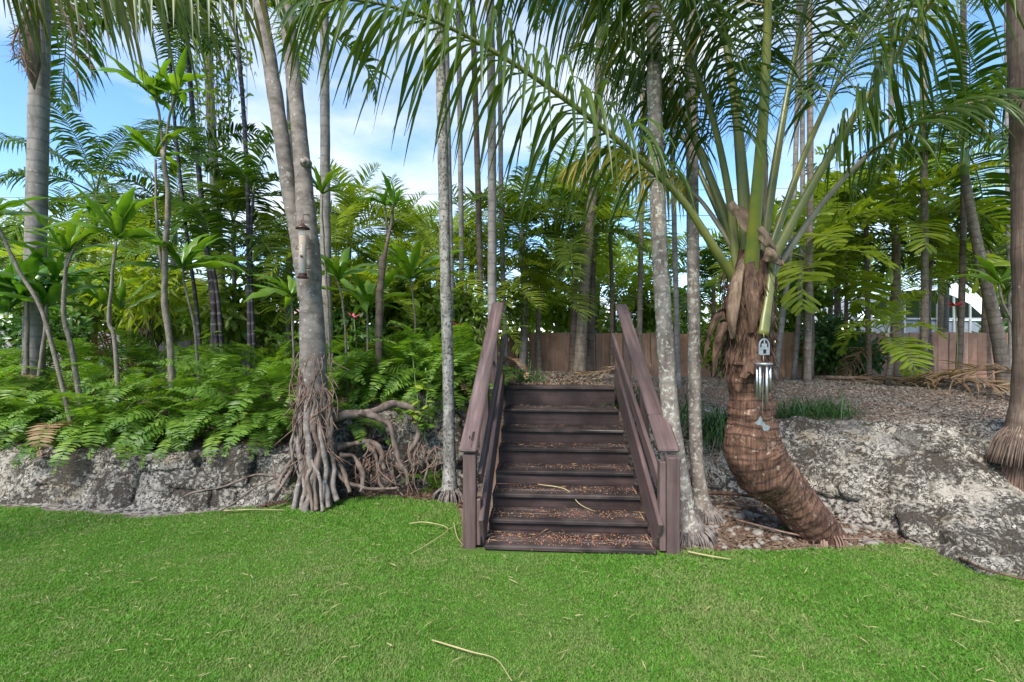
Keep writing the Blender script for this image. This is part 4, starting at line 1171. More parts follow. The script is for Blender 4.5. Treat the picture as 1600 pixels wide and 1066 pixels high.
# pale old leaf bases and ragged fibre flaps wrapped round the crown
def flap(name, pts, w, mat, thick=0.0, seed=0, ripple=0.35):
    c = catmull(pts, 14); T = nrm(np.gradient(c, axis=0))
    ax = c * 0; ax[:, :2] = c[:, :2] - P(1170, 450, 3.98)[:2]; n = nrm(ax - T * np.sum(ax * T, -1, keepdims=True))
    sd = np.cross(T, n); wv = np.interp(np.linspace(0, 1, 14), np.linspace(0, 1, len(w)), w)
    cols = 7; V = np.zeros((14, cols, 3))
    for j in range(cols):
        q = j / (cols - 1) * 2 - 1
        V[:, j] = c + sd * (wv * q / 2)[:, None] - n * (0.35 * wv * q * q / 2)[:, None]
    V += fbm(V * 14 + seed, 3, seed)[..., None] * 0.02 * ripple * 2
    V2 = V - n[:, None] * 0.012
    i = np.arange(13)[:, None] * cols + np.arange(cols - 1)[None]
    Q = np.stack([i, i + 1, i + cols + 1, i + cols], -1).reshape(-1, 4); m_ = 14 * cols
    g = Geo(); g.add(np.concatenate([off(V, b).reshape(-1, 3), off(V2, b).reshape(-1, 3)]), np.concatenate([Q, Q[:, ::-1] + m_]))
    return obj(name, g.mesh(name, M[mat]), coco)
flap("leaf_base", [P(1144, 530, 3.82), P(1142, 495, 3.77), P(1148, 445, 3.80), P(1158, 405, 3.9)], [0.040, 0.092, 0.098, 0.058], 'boot', seed=1)
flap("leaf_base", [P(1204, 525, 3.82), P(1208, 490, 3.78), P(1204, 450, 3.80), P(1196, 400, 3.9)], [0.046, 0.086, 0.092, 0.052], 'fibre', seed=2)
flap("leaf_base", [P(1175, 520, 3.77), P(1177, 485, 3.72), P(1174, 445, 3.76), P(1172, 390, 3.85)], [0.058, 0.098, 0.104, 0.058], 'fibre', seed=3)
flap("fibre_flap", [P(1140, 318, 3.84), P(1165, 345, 3.76), P(1195, 368, 3.74), P(1216, 392, 3.80)], [.06, .12, .10, .06], 'boot', seed=4, ripple=.6)
flap("fibre_flap", [P(1196, 395, 3.74), P(1212, 400, 3.74), P(1226, 412, 3.80)], [.10, .14, .05], 'boot', seed=5, ripple=.6)
flap("fibre_flap", [P(1196, 205, 3.92), P(1200, 250, 3.90), P(1198, 300, 3.88), P(1192, 345, 3.86)], [.05, .11, .09, .04], 'boot', seed=6)
flap("fibre_flap", [P(1152, 500, 3.80), P(1130, 505, 3.84), P(1118, 535, 3.86), P(1114, 585, 3.88)], [0.043, 0.094, 0.079, 0.022], 'fibre', seed=7, ripple=.8)
flap("fibre_flap", [P(1150, 480, 3.86), P(1122, 490, 3.95), P(1108, 515, 3.98), P(1100, 560, 4.0)], [0.036, 0.072, 0.072, 0.022], 'fibre', seed=8, ripple=.8)
flap("fibre_flap", [P(1160, 590, 3.74), P(1172, 575, 3.72), P(1190, 572, 3.74), P(1204, 585, 3.78)], [.05, .10, .10, .05], 'fibre', seed=9, ripple=.7)
g = Geo(); rng = np.random.default_rng(12)
for k in range(420):
    a = rng.uniform(0, 6.283); zz = rng.uniform(1.5, 2.35)
    p0 = P(1168, 480, 3.98) * [1, 1, 0] + [math.cos(a) * .185, math.sin(a) * .185, zz]
    p2 = p0 + [math.cos(a) * rng.uniform(.01, .07), math.sin(a) * rng.uniform(.01, .07), -rng.uniform(.06, .24)]
    tube(g, off(catmull([p0, (p0 + p2) / 2 + rng.normal(0, .015, 3), p2], 6), b), 0.0035, 4, 0)
obj("loose_fibres", g.mesh("loose_fibres", M['fibre']), coco)

def coco_frond(pts, mat, rmat, r0, start, n, L, W=0.027, droop=1.5, split=False, seed=0, vee=0.25, thick_base=1.0, fwd=0.55, S=6, owner=None, base=None, jit=0.1, curl=1.1):
    owner = owner or coco; base = b if base is None else base
    R = catmull([P(*p) for p in pts], 46)
    rng = np.random.default_rng(seed)
    sN = np.linspace(0, 1, 46)
    pg = Geo()
    rad = r0 * np.interp(sN, [0, 0.08, 0.3, 0.6, 1], [1.55 * thick_base, 1.1, 0.75, 0.42, 0.10])
    tube(pg, off(R, base), rad, 10, 0, 0.03, 3, seed, flat=0.7)
    f = obj("frond", pg.mesh("frond", M[rmat]), owner)
    prof = ([0, 0.08, 0.3, 0.65, 0.88, 1], [0.6, 0.85, 1.0, 0.92, 0.62, 0.35])
    r = frond_geo(off(R, base), 0.01, 0.004, start, n, L, W, vee, fwd, droop, jit, S, 0.3, rachis=False, rng=rng, lprof=prof, curl=curl, single=True if split else None, twist=0.45)
    if split:
        for h in r[1]:
            obj("leaflet", h.mesh("leaflet", M[mat]), f)
    else:
        o = obj("leaflets", r.mesh("leaflets", M[mat]), f); o["kind"] = "stuff"
    return f
coco_frond([(1168, 500, 3.98), (1150, 445, 3.93), (1116, 388, 3.8), (1062, 308, 3.7), (985, 236, 3.55), (900, 168, 3.4), (800, 98, 3.25), (700, 42, 3.1), (610, 10, 2.95), (530, 0, 2.85), (455, 20, 2.75)], 'coco', 'petiole', 0.040, 0.33, 72, 1.10, W=0.031, droop=3.6, split=True, seed=1, curl=0.75, jit=0.14)
coco_frond([(1170, 450, 4.0), (1158, 415, 4.05), (1128, 360, 4.2), (1082, 300, 4.4), (1020, 258, 4.7), (950, 240, 4.9), (885, 262, 5.0)], 'coco_dry', 'petiole_p', 0.034, 0.42, 66, 0.75, W=0.036, droop=2.8, curl=0.8, seed=2)
coco_frond([(1170, 520, 3.99), (1174, 410, 3.86), (1182, 310, 3.68), (1194, 160, 3.5), (1200, 0, 3.35), (1200, -150, 3.1), (1185, -280, 2.75), (1165, -360, 2.3)], 'coco', 'petiole_y', 0.066, 0.58, 70, 1.15, droop=2.8, curl=0.8, seed=3, thick_base=0.75)
coco_frond([(1172, 460, 4.0), (1160, 280, 4.0), (1146, 140, 4.0), (1122, 10, 4.0), (1075, -110, 3.9), (1000, -190, 3.8), (920, -215, 3.7)], 'coco', 'petiole', 0.055, 0.42, 95, 1.1, droop=2.8, curl=0.8, seed=4)
coco_frond([(1178, 450, 4.02), (1190, 400, 4.08), (1208, 280, 4.15), (1232, 140, 4.25), (1262, 0, 4.4), (1300, -100, 4.5), (1360, -160, 4.6)], 'coco', 'petiole', 0.055, 0.40, 87, 1.0, droop=2.8, curl=0.8, seed=5)
coco_frond([(1180, 460, 3.98), (1208, 405, 3.92), (1258, 310, 3.85), (1320, 205, 3.72), (1388, 105, 3.55), (1440, 25, 3.4), (1495, -45, 3.2), (1560, -75, 3.0), (1640, -60, 2.85)], 'coco', 'petiole', 0.046, 0.42, 68, 1.05, W=0.028, droop=3.0, split=True, seed=6, curl=0.75, jit=0.14)
coco_frond([(1182, 465, 4.0), (1220, 408, 3.99), (1290, 312, 4.0), (1360, 240, 4.0), (1440, 192, 4.0), (1530, 158, 3.95), (1640, 160, 3.9)], 'coco', 'petiole_p', 0.036, 0.48, 52, 0.78, W=0.026, droop=2.8, curl=0.8, seed=7)
coco_frond([(1166, 460, 4.0), (1152, 415, 4.02), (1140, 310, 4.02), (1112, 180, 3.92), (1070, 75, 3.8), (1015, -15, 3.7), (945, -70, 3.6), (860, -80, 3.5)], 'coco', 'petiole', 0.046, 0.38, 95, 1.1, droop=2.8, curl=0.8, seed=8)
coco_frond([(1170, 455, 4.02), (1156, 415, 4.15), (1112, 310, 4.45), (1052, 190, 4.85), (985, 105, 5.3), (905, 70, 5.8)], 'coco', 'petiole', 0.042, 0.42, 81, 0.95, droop=2.8, curl=0.8, seed=10)
coco_frond([(1178, 455, 4.0), (1200, 400, 4.06), (1262, 230, 4.3), (1330, 90, 4.6), (1400, -10, 5.0), (1480, -60, 5.4)], 'coco', 'petiole', 0.044, 0.4, 87, 1.0, droop=2.8, curl=0.8, seed=11)
coco_frond([(1170, 455, 4.02), (1130, 330, 4.2), (1060, 170, 4.3), (960, 40, 4.3), (850, -40, 4.25), (740, -50, 4.2), (650, -10, 4.15)], 'coco', 'petiole', 0.044, 0.36, 84, 1.0, droop=3.2, curl=0.75, seed=21)
# cut stub of a petiole below the crown, where the chime hangs
g = Geo(); tube(g, off(catmull([P(1207, 400, 3.92), P(1204, 445, 3.80), P(1197, 492, 3.72), P(1193, 524, 3.68)], 14), b), np.linspace(.03, .044, 14), 10, 0, 0.12, 6, flat=0.55)
obj("petiole_stub", g.mesh("petiole_stub", M['petiole']), coco)

# ---- second coconut palm standing out of view to the left; its yellowing fronds hang into the top of the picture
b2 = np.array([-5.5, 2.3, 0.0])
t = thing("coconut_palm", b2, "coconut palm whose yellowing leaflets hang down along the top left", "palm tree")
pts = catmull([b2, b2 + [0.1, 0.05, 2.2], b2 + [0.35, 0.15, 4.9]], 50)
g = Geo(); tube(g, off(pts, b2), np.linspace(.2, .13, 50), 20, 0, 0.05, 8)
obj("trunk", g.mesh("trunk", M['coco_bark']), t)
tp = pts[-1]
def pix(p):
    return ((p[0]) / p[1] * FOC + CX, CY - (p[2] - EYE) / p[1] * FOC, p[1])
for k, (m_, q) in enumerate((('coco_hang', [tp, tp + [.5, .35, .45], P(60, -130, 2.75), P(190, -62, 2.85), P(320, -35, 2.95), P(430, -25, 3.0), P(500, 10, 3.05)]),
                             ('coco_hang', [tp, tp + [.4, .7, .5], P(-40, -90, 3.4), P(90, -60, 3.7), P(210, -40, 4.0), P(300, 10, 4.2)]),
                             ('coco', [tp, tp + [-.5, .4, .7], tp + [-1.6, 1.0, .8], tp + [-2.8, 1.6, 0]]),
                             ('coco', [tp, tp + [-.2, -.8, .7], tp + [-.3, -2.2, .8], tp + [-.4, -3.4, 0]]))):
    coco_frond([pix(p) for p in q], m_, 'petiole', 0.035, 0.3, 52, 0.9, W=0.031, droop=5.0, curl=0.6, seed=40 + k, owner=t, base=b2)

# ------------------------------------------------------------------ fig tree with aerial roots
b = np.array([(493 - CX) / FOC * 4.85, 4.85, 0.02])
fig = thing("fig_tree", b, "smooth grey fig tree with twin trunks and tangled aerial roots beside the left rock wall", "tree")
mp = [(494, 795, 4.85, .17), (493, 700, 4.87, .165), (491, 620, 4.88, .155), (489, 540, 4.88, .138), (485, 440, 4.88, .130), (479, 340, 4.88, .104), (472, 250, 4.88, .093), (463, 160, 4.88, .085), (453, 60, 4.88, .08), (445, -40, 4.88, .078), (437, -160, 4.9, .07)]
C = catmull([P(x, y, Y) for x, y, Y, r in mp], 110)
g = Geo(); tube(g, off(C, b), np.interp(np.linspace(0, len(mp) - 1, 110), np.arange(len(mp)), [m_[3] * .92 for m_ in mp]), 24, 0, 0.10, 4, 2)
tr = obj("trunk", g.mesh("trunk", M['fig']), fig)
lp = [(478, 470, 4.95, .08), (467, 380, 4.98, .082), (453, 300, 5.0, .082), (439, 210, 5.0, .08), (424, 110, 5.0, .078), (408, 20, 5.0, .075), (398, -60, 5.0, .07), (386, -180, 5.05, .06)]
C = catmull([P(x, y, Y) for x, y, Y, r in lp], 70)
g = Geo(); tube(g, off(C, b), np.interp(np.linspace(0, len(lp) - 1, 70), np.arange(len(lp)), [m_[3] for m_ in lp]), 20, 0, 0.08, 4, 5)
obj("limb", g.mesh("limb", M['fig']), fig)
g = Geo(); c = P(474, 253, 4.80)
tube(g, off(np.array([c + [0, .06, 0], c, c + [0, -.010, 0], c + [0, .01, 0]]), b), [0.06, 0.05, 0.036, 0.02], 14, 0, 0.15, 20)
obj("knot", g.mesh("knot", M['fig']), tr)
def root(pts, r0, r1, mat='root', lump=0.3, n=30, seed=0, name="root", sides=9):
    C = catmull([P(*p) for p in pts], n)
    C = C + fbm(C * 5 + seed, 2, seed)[:, None] * np.array([0.02, 0.01, 0.01])
    g = Geo(); tube(g, off(C, b), np.linspace(r0, r1, n) * (np.minimum(1, .25 + np.linspace(0, 5, n)) if name == 'buttress_root' else 1), sides, 0, lump, 7, seed)
    return obj(name, g.mesh(name, M[mat]), fig)
# buttress roots fused to the trunk
BUT = [([(474, 500, 4.9), (474, 550, 4.85), (467, 650, 4.74), (471, 730, 4.72), (462, 790, 4.62)], .05, .035),
       ([(482, 560, 4.9), (482, 610, 4.77), (481, 700, 4.66), (487, 760, 4.62), (478, 795, 4.55)], .055, .05),
       ([(489, 590, 4.9), (489, 640, 4.75), (495, 710, 4.64), (492, 760, 4.62), (496, 782, 4.56)], .05, .04),
       ([(498, 590, 4.9), (498, 640, 4.75), (505, 700, 4.68), (508, 745, 4.66), (514, 778, 4.6)], .05, .035),
       ([(502, 550, 4.9), (502, 600, 4.83), (515, 660, 4.78), (518, 705, 4.76), (523, 770, 4.68)], .05, .035),
       ([(505, 610, 4.9), (505, 660, 4.85), (522, 690, 4.82), (521, 730, 4.80), (513, 760, 4.7)], .045, .03),
       ([(471, 550, 4.9), (471, 600, 4.87), (465, 690, 4.78), (474, 760, 4.68), (471, 790, 4.6)], .035, .028),
       ([(478, 650, 4.9), (478, 700, 4.71), (500, 740, 4.58), (503, 785, 4.52)], .03, .022),
       ([(494, 670, 4.9), (494, 720, 4.67), (482, 750, 4.58), (486, 790, 4.52)], .028, .024)]
for k, (p, r0, r1) in enumerate(BUT):
    root(p + [(p[-1][0] + 2, p[-1][1] + 14, p[-1][2] - .03)], r0 * .62, r1 * .62, 'fig' if k % 3 != 2 else 'root', 0.42, 40, k, "buttress_root", 12)
rngb = np.random.default_rng(19)
for k in range(13):        # thinner strands wandering down between the buttresses
    x0, y0 = rngb.uniform(466, 516), rngb.uniform(540, 660); xe = 492 + (x0 - 491) * rngb.uniform(.75, 1.1); q = abs(x0 - 491) * .0022
    root([(x0, y0, 4.86), (x0 + rngb.normal(0, 4), y0 + 40, 4.71 + q), (x0 + rngb.normal(0, 7), (y0 + 790) / 2, 4.69 + q), (xe + rngb.normal(0, 6), 745, 4.67 + q), (xe, 800, 4.6 + q)],
         rngb.uniform(.010, .022), rngb.uniform(.008, .018), 'root' if k % 2 else 'fig', .45, 40, 200 + k, "aerial_root", 7)
SPR = [([(512, 655, 4.90), (545, 648, 5.0), (580, 645, 5.08), (605, 634, 5.12), (625, 632, 5.18), (655, 645, 5.25)], .065, .045),
       ([(560, 645, 5.0), (590, 655, 5.05), (612, 668, 5.06), (618, 700, 5.04), (632, 735, 4.98), (636, 758, 4.95)], .05, .02),
       ([(625, 630, 5.18), (648, 640, 5.2), (655, 665, 5.16), (650, 690, 5.12), (640, 705, 5.1)], .045, .03),
       ([(650, 660, 5.2), (655, 690, 5.15), (648, 715, 5.1), (648, 750, 5.02)], .035, .018),
       ([(655, 690, 5.18), (662, 712, 5.1), (668, 730, 5.05), (660, 760, 4.98)], .028, .012),
       ([(520, 700, 4.86), (545, 695, 4.95), (575, 690, 5.02), (592, 700, 5.02), (600, 735, 4.96)], .05, .028),
       ([(575, 690, 5.02), (588, 715, 5.0), (594, 745, 4.94), (600, 762, 4.92)], .035, .02),
       ([(530, 712, 4.84), (552, 714, 4.9), (566, 735, 4.86), (562, 770, 4.76)], .042, .026),
       ([(524, 715, 4.82), (540, 735, 4.80), (546, 770, 4.70)], .04, .022),
       ([(520, 730, 4.78), (540, 755, 4.76), (580, 764, 4.80), (625, 762, 4.85)], .03, .012),
       ([(612, 735, 4.98), (620, 760, 4.92), (630, 775, 4.85)], .02, .008),
       ([(455, 720, 4.74), (440, 745, 4.68), (432, 770, 4.62), (426, 785, 4.58)], .03, .024),
       ([(455, 735, 4.70), (438, 760, 4.62), (420, 785, 4.54)], .022, .014),
       ([(450, 738, 4.72), (420, 752, 4.62), (395, 764, 4.52), (372, 782, 4.46), (345, 798, 4.42)], .016, .008),
       ([(445, 745, 4.70), (400, 742, 4.58), (350, 760, 4.44), (300, 770, 4.34), (278, 785, 4.32)], .014, .007),
       ([(425, 720, 4.78), (430, 750, 4.66), (448, 775, 4.58)], .012, .007)]
for k, (p, r0, r1) in enumerate(SPR):
    root(p, r0 * .8, r1 * .8, 'root', 0.42, 40, 30 + k, sides=12)
rng = np.random.default_rng(8)
g = Geo()
for k in range(150):       # hair-thin roots on the trunk and over the rocks
    if k < 80:
        x, y = rng.uniform(462, 520), rng.uniform(545, 690); p0 = P(x, y, 4.69 + 0.0035 * abs(x - 490)); L = rng.uniform(.15, .6)
    else:
        x, y = rng.uniform(530, 690), rng.uniform(690, 745); p0 = P(x, y, 5.02 + rng.uniform(-.1, .1)); L = rng.uniform(.1, .35)
    p1 = p0 + [rng.normal(0, .06), -.02, -L * .5]; p2 = p0 + [rng.normal(0, .10), -rng.uniform(0, .08), -L]
    p2[2] = max(p2[2], 0.01)
    tube(g, off(catmull([p0, p1, p2], 7), b), rng.uniform(.003, .008), 4, 0)
obj("rootlets", g.mesh("rootlets", M['rootlet']), fig)["kind"] = "stuff"

def leaf_cloud(n, rad, size, mat, seed, asp=0.45, drop=0.4, S=3, shell=0.55, lump=0.5, fold=0.2):
    """many single leaves spread through an uneven crown volume"""
    rng = np.random.default_rng(seed)
    d = nrm(rng.normal(0, 1, (n * 2, 3)))
    r = rng.random(n * 2) ** (1 - shell)
    p = d * r[:, None]
    k = fbm(p * 2.3 + seed, 3, seed) > -0.15 - 0.25 * lump + rng.normal(0, .15, n * 2)
    lim = 1 + lump * 0.45 * fbm(d * 1.8 + seed * 2, 2, seed + 1)
    p = (p * lim[:, None])[k][:n]
    d = d[k][:n]
    n = len(p)
    dv = nrm(d * 0.7 + rng.normal(0, .7, (n, 3)) + [0, 0, -drop])
    g = Geo()
    ribbons(g, p * np.asarray(rad), dv, size * rng.uniform(.6, 1.3, n), size * asp * rng.uniform(.8, 1.2, n), nrm(rng.normal(0, 1, (n, 3))), 0.5, S, fold, 0, rng=rng, peak=0.45)
    return g
# fig crown, above the frame
g = Geo()
for k, (dx, dy, dz, r) in enumerate(((-.9, .3, 6.9, 1.1), (.3, .6, 7.4, 1.2), (-.3, -.2, 7.9, 1.2), (-1.9, .4, 7.5, 1.0))):
    g.join(leaf_cloud(420, (r, r, r * .7), .10, None, 60 + k), Matrix.Translation((dx, dy, dz)))
obj("crown", g.mesh("crown", M['shrub']), fig)

# ---- hanging vine strands at the upper left
t0 = P(330, -60, 8.9)
vn = thing("hanging_vine", P(340, 470, 9.0), "trailing green vine hanging over the grey trunk behind the black stems", "vine")
vb = P(340, 470, 9.0)
rng = np.random.default_rng(70)
gs, gl = Geo(), Geo()
for k in range(26):
    x = rng.uniform(270, 385) if k < 20 else rng.uniform(325, 350); y1 = rng.uniform(90, 330) if k < 20 else rng.uniform(200, 460)
    c = catmull([P(x, rng.uniform(-80, -20), 8.8), P(x + rng.uniform(-12, 12), y1 * .5, 8.75 + rng.uniform(-.2, .1)), P(x + rng.uniform(-20, 20), y1, 8.8)], 16)
    tube(gs, off(c, vb), 0.006, 4, 0)
    idx = rng.integers(0, 16, 40)
    ribbons(gl, off(c[idx] + rng.normal(0, .04, (40, 3)), vb), rng.normal(0, 1, (40, 3)) - [0, 0, .8], rng.uniform(.07, .16, 40), .05, rng.normal(0, 1, (40, 3)), .8, 3, .2, rng=rng)
obj("stem", gs.mesh("stem", M['ti_stem']), vn)
obj("foliage", gl.mesh("foliage", M['palm_b']), vn)

# ------------------------------------------------------------------ ti plants: stems topped by rosettes of broad leaves
def ti_leaf(L, W, droop, seed):
    rng = np.random.default_rng(seed); g = Geo()
    ribbons(g, np.zeros((1, 3)), np.array([[1.0, 0, 0.0]]), L, W, np.array([[0, 1.0, 0.0]]), droop * 1.5, 9, 0.45, 0, 2.0, 0.03, 0.48, rng, 0.3)
    return g
TI = {}
for mk in ('ti', 'ti_d'):
    TI[mk] = [ti_leaf(1.0, w, dr, k).mesh("leaf", M[mk]) for k, (w, dr) in enumerate(((.15, .4), (.18, .8), (.19, 1.2), (.16, 1.8), (.17, 1.3)))]
def rosette(parent, c, n, size, mk, seed, lean=(0, 0, 0), up=0.95, e_min=0.42):
    rng = random.Random(seed); az = rng.uniform(0, 6.28); n = int(n * 1.4)
    for k in range(n):
        u = (k + .5) / n
        az += 2.39996 + rng.uniform(-.8, .8)
        el = 1.35 * (1 - u) * up + e_min * u + rng.uniform(-.35, .35)
        s = 1.45 * size * rng.uniform(.55, 1.15) * (.75 + .35 * u)
        Mx = Matrix.Translation(Vector(c) + Vector((0, 0, -0.10 * size * u))) @ Matrix.Rotation(az, 4, 'Z') @ Matrix.Rotation(-el, 4, 'Y') @ Matrix.Rotation(rng.uniform(-.4, .4), 4, 'X') @ Matrix.Scale(s, 4)
        obj("leaf", TI[mk][rng.randrange(5)], parent, Mx)
def ti_plant(label, Y, stems, roses, seed, mk='ti', bark='ti_stem', cat="ti plant"):
    """stems: pixel paths with radius; roses: (x, y, leaves, leaf length m)"""
    x0 = stems[0][0][0][0]
    b = G(x0, Y)
    t = thing("ti_plant", b, label, cat)
    for k, (px, r0, r1) in enumerate(stems):
        pts = [P(x, y, Y) for x, y in px]
        if k == 0: pts = [b - [0, 0, .03]] + pts[1:]
        c = catmull(pts, 26); c = c + fbm(c * 4 + seed, 2, seed)[:, None] * np.array([.012, .01, 0]) * np.linspace(0, 1, 26)[:, None]
        g = Geo(); tube(g, off(c, b), np.linspace(r0, r1, 26), 8, 0, .12, 14, seed)
        obj("stem", g.mesh("stem", M[bark]), t)
    for k, (x, y, n, L, *o) in enumerate(roses):
        rosette(t, off(P(x, y, Y), b), n, L, mk, seed * 17 + k, up=o[0] if o else .9)
ti_plant("tall branching ti plant with leaf tufts high above the ferns", 5.6, [
    ([(272, 600), (266, 540), (258, 480), (258, 420), (262, 300), (256, 235)], .040, .026), ([(256, 240), (250, 190), (243, 150)], .018, .012), ([(257, 240), (264, 190), (272, 150)], .016, .011),
    ([(256, 430), (248, 380), (244, 320), (243, 250)], .018, .012)],
    [(241, 145, 10, .50), (274, 142, 9, .46), (243, 240, 8, .40, 1.1)], 1)
ti_plant("ti plant with arched bare side stem and rosette at the left", 5.5, [
    ([(135, 600), (112, 545), (101, 500), (101, 430), (108, 395)], .030, .018), ([(104, 420), (118, 385), (142, 365), (172, 345)], .014, .008)],
    [(104, 388, 11, .50), (150, 352, 3, .30)], 2)
ti_plant("ti plant with upright tuft on a crooked thin stem", 5.4, [
    ([(188, 600), (180, 540), (170, 500), (174, 440), (182, 378)], .026, .014)], [(184, 365, 13, .50, 1.15)], 3)
ti_plant("ti plant with wide spreading rosette in front of the black stems", 5.9, [
    ([(315, 580), (305, 520), (291, 460), (286, 415)], .018, .011)], [(285, 412, 12, .60, .8)], 4)
ti_plant("broad glossy ti clump crowding the left edge above the ferns", 6.0, [
    ([(40, 600), (42, 520), (40, 470)], .03, .02), ([(60, 600), (70, 520), (74, 470)], .025, .018)],
    [(38, 455, 14, .66), (72, 470, 12, .60), (10, 480, 10, .6), (88, 430, 8, .5)], 5, 'ti_d')
ti_plant("leaning pale bare cane crossing the left edge", 5.3, [([(120, 590), (70, 500), (28, 420), (-6, 350)], .024, .016)], [(-20, 335, 10, .45)], 6)
ti_plant("dead-looking forked ti trunk with a thin tuft right of the fig tree", 5.9, [
    ([(592, 600), (592, 520), (594, 450), (598, 400)], .052, .044), ([(596, 430), (604, 385), (612, 345), (615, 318)], .030, .014), ([(604, 370), (603, 335), (602, 318)], .012, .007)],
    [(616, 320, 7, .36, 1.3), (602, 320, 5, .26)], 7, 'ti_d', 'bark_brown')
ti_plant("bright ti rosette behind the mottled palm trunk left of the steps", 6.6, [([(650, 600), (648, 500), (643, 435)], .016, .010)], [(642, 430, 12, .56, 1.1)], 8)
ti_plant("ti rosette low between the fig and the dead ti trunk", 6.3, [([(575, 600), (574, 520), (573, 480)], .018, .012)], [(573, 475, 12, .58, .95)], 9)
ti_plant("ti leaves poking out left of the fig trunk", 6.0, [([(462, 600), (458, 520), (456, 460)], .016, .012)], [(455, 458, 10, .55, .7)], 10)
ti_plant("small bright ti tuft high against the right side of the fig", 5.6, [([(520, 600), (512, 480), (506, 380), (503, 305)], .016, .009)], [(503, 298, 9, .38)], 11)
ti_plant("ti rosette with a dry brown leaf beside the fig trunk", 5.8, [([(545, 600), (538, 500), (530, 440)], .016, .010)], [(529, 432, 9, .46)], 12)
ti_plant("sparse ti stem beside the big right palm trunk", 6.0, [([(1592, 620), (1585, 520), (1566, 470), (1560, 440)], .018, .010)], [(1560, 440, 8, .42, .8)], 13)
ti_plant("young ti shoots among the lime shrubs on the left", 7.0, [([(175, 560), (174, 500), (172, 470)], .014, .010)], [(160, 470, 7, .55, 1.1), (190, 480, 6, .5, 1.1)], 14)

# ------------------------------------------------------------------ clump of black stems
b = G(330, 7.2)
t = thing("black_stemmed_palm", b, "clump of near-black slender stems with feathery fronds left of the fig tree", "palm tree")
for k, (px, r) in enumerate((([(318, 560), (306, 470), (296, 400), (284, 300), (272, 180), (262, 40)], .030), ([(330, 560), (334, 470), (322, 380), (312, 280), (300, 160), (290, 20)], .045),
                             ([(345, 560), (330, 450), (318, 350), (308, 240)], .040), ([(350, 560), (342, 480), (330, 400)], .035),
                             ([(391, 560), (389, 420), (387, 300), (379, 150), (366, 20), (360, -60)], .038), ([(400, 560), (394, 470), (392, 380), (396, 300)], .030))):
    c = catmull([G(px[0][0], 7.2)] + [P(x, y, 7.2) for x, y in px[1:]], 40)
    g = Geo(); tube(g, off(c, b), np.linspace(r, r * .7, 40), 10, 0, .03, 6, k)
    obj("stem", g.mesh("stem", M['bark_black']), t)
    crown(t, off(c[-1], b), 'adon_d', 5, .8 + .1 * (k % 2), seed=400 + k)

# ------------------------------------------------------------------ ferns
def fern_frond(L, elev, bend, seed, n=27, pw=.105):
    rng = np.random.default_rng(seed)
    R = rachis(L, math.radians(elev), math.radians(bend), 16)
    R[:, 1] += .08 * L * rng.uniform(-1, 1) * np.linspace(0, 1, 16) ** 2
    return frond_geo(R, .0035, .0012,   .10, n, pw, .028, .06, .22, .35, .06, 2, .0, sides=3, rng=rng, lprof=([0, .15, .5, .85, 1], [.6, 1, 1, .6, .12]), peak=.25, tipw=.15)
FG = [[fern_frond(.70, e, bd, k * 10 + v) for v in range(3)] for k, (e, bd) in enumerate(((80, 95), (68, 125), (54, 135), (38, 125), (18, 95)))]
FM = [[g.mesh("fern_frond", [M['fern'], M['rib']]) for g in row] for row in FG]
ORD = ["first", "second", "third", "fourth", "fifth", "sixth", "seventh", "eighth", "ninth", "tenth", "eleventh", "twelfth", "thirteenth", "fourteenth"]
def fern(x, Y, label, n, sc, seed, zoff=0.0, az0=0, azr=6.283):
    rng = random.Random(seed); b = G(x, Y)
    t = thing("sword_fern", b + [0, 0, zoff], label, "fern", "sword ferns along the rock wall")
    for k in range(n):
        u = (k + .5) / n; r = min(4, int(u * 5))
        az = az0 + rng.uniform(-azr / 2, azr / 2)
        obj("fern_frond", rng.choice(FM[r]), t, Matrix.Rotation(az, 4, 'Z') @ Matrix.Rotation(rng.uniform(-.3, .3), 4, 'X') @ Matrix.Scale(sc * rng.uniform(.75, 1.2), 4))
for k in range(13):
    x = 5 + k * 34.5 + random.uniform(-6, 6)
    fern(x, 5.42 + random.uniform(-.08, .15) - (.17 if 120 < x < 330 else 0), f"sword fern arching over the left rock wall, {ORD[k]} from the left edge", 15, random.uniform(.85, 1.1), 500 + k, .10, az0=-math.pi / 2, azr=3.6)
for k, (x, Y, sc, lab) in enumerate(((548, 5.35, .75, "fern hanging between the fig trunk and its big horizontal root"), (612, 5.75, .95, "fern above the horizontal fig root"), (650, 5.7, .9, "fern behind the lime-leaved seedling"),
                                     (690, 5.75, .95, "fern just behind the mottled palm trunk"), (735, 5.8, .9, "fern pressing against the left handrail"), (470, 4.98, .45, "small fern at the left foot of the fig roots"),
                                     (675, 5.35, .6, "small fern between the roots and the mottled trunk"), (745, 6.3, 1.0, "fern behind the upper left handrail"), (575, 5.85, 1.0, "fern at the foot of the dead ti trunk"), (535, 5.6, .9, "dark fern right of the fig trunk"))):
    fern(x, Y, lab, 15, sc, 530 + k, az0=-math.pi / 2, azr=5.2)
def fern_mass():
    rng = np.random.default_rng(90); g = Geo()
    for k in range(560):
        x = rng.uniform(-60, 770); Y = 5.35 + 2.6 * rng.random() ** 1.2
        if x > 520: Y = max(Y, 5.9)
        X = (x - CX) / FOC * Y
        z = hz(X, Y) + rng.uniform(.05, .42) * (Y > 5.5)
        r = int(rng.integers(0, 4)); sc = rng.uniform(.9, 1.5)
        Mx = Matrix.Translation((X, Y, z)) @ Matrix.Rotation(-1.57 + rng.normal(0, 1.0), 4, 'Z') @ Matrix.Rotation(rng.uniform(-.45, .45), 4, 'X') @ Matrix.Scale(sc, 4)
        g.join(FG[r][int(rng.integers(3))], np.array(Mx), 2 if rng.random() < .05 else None)
    return g
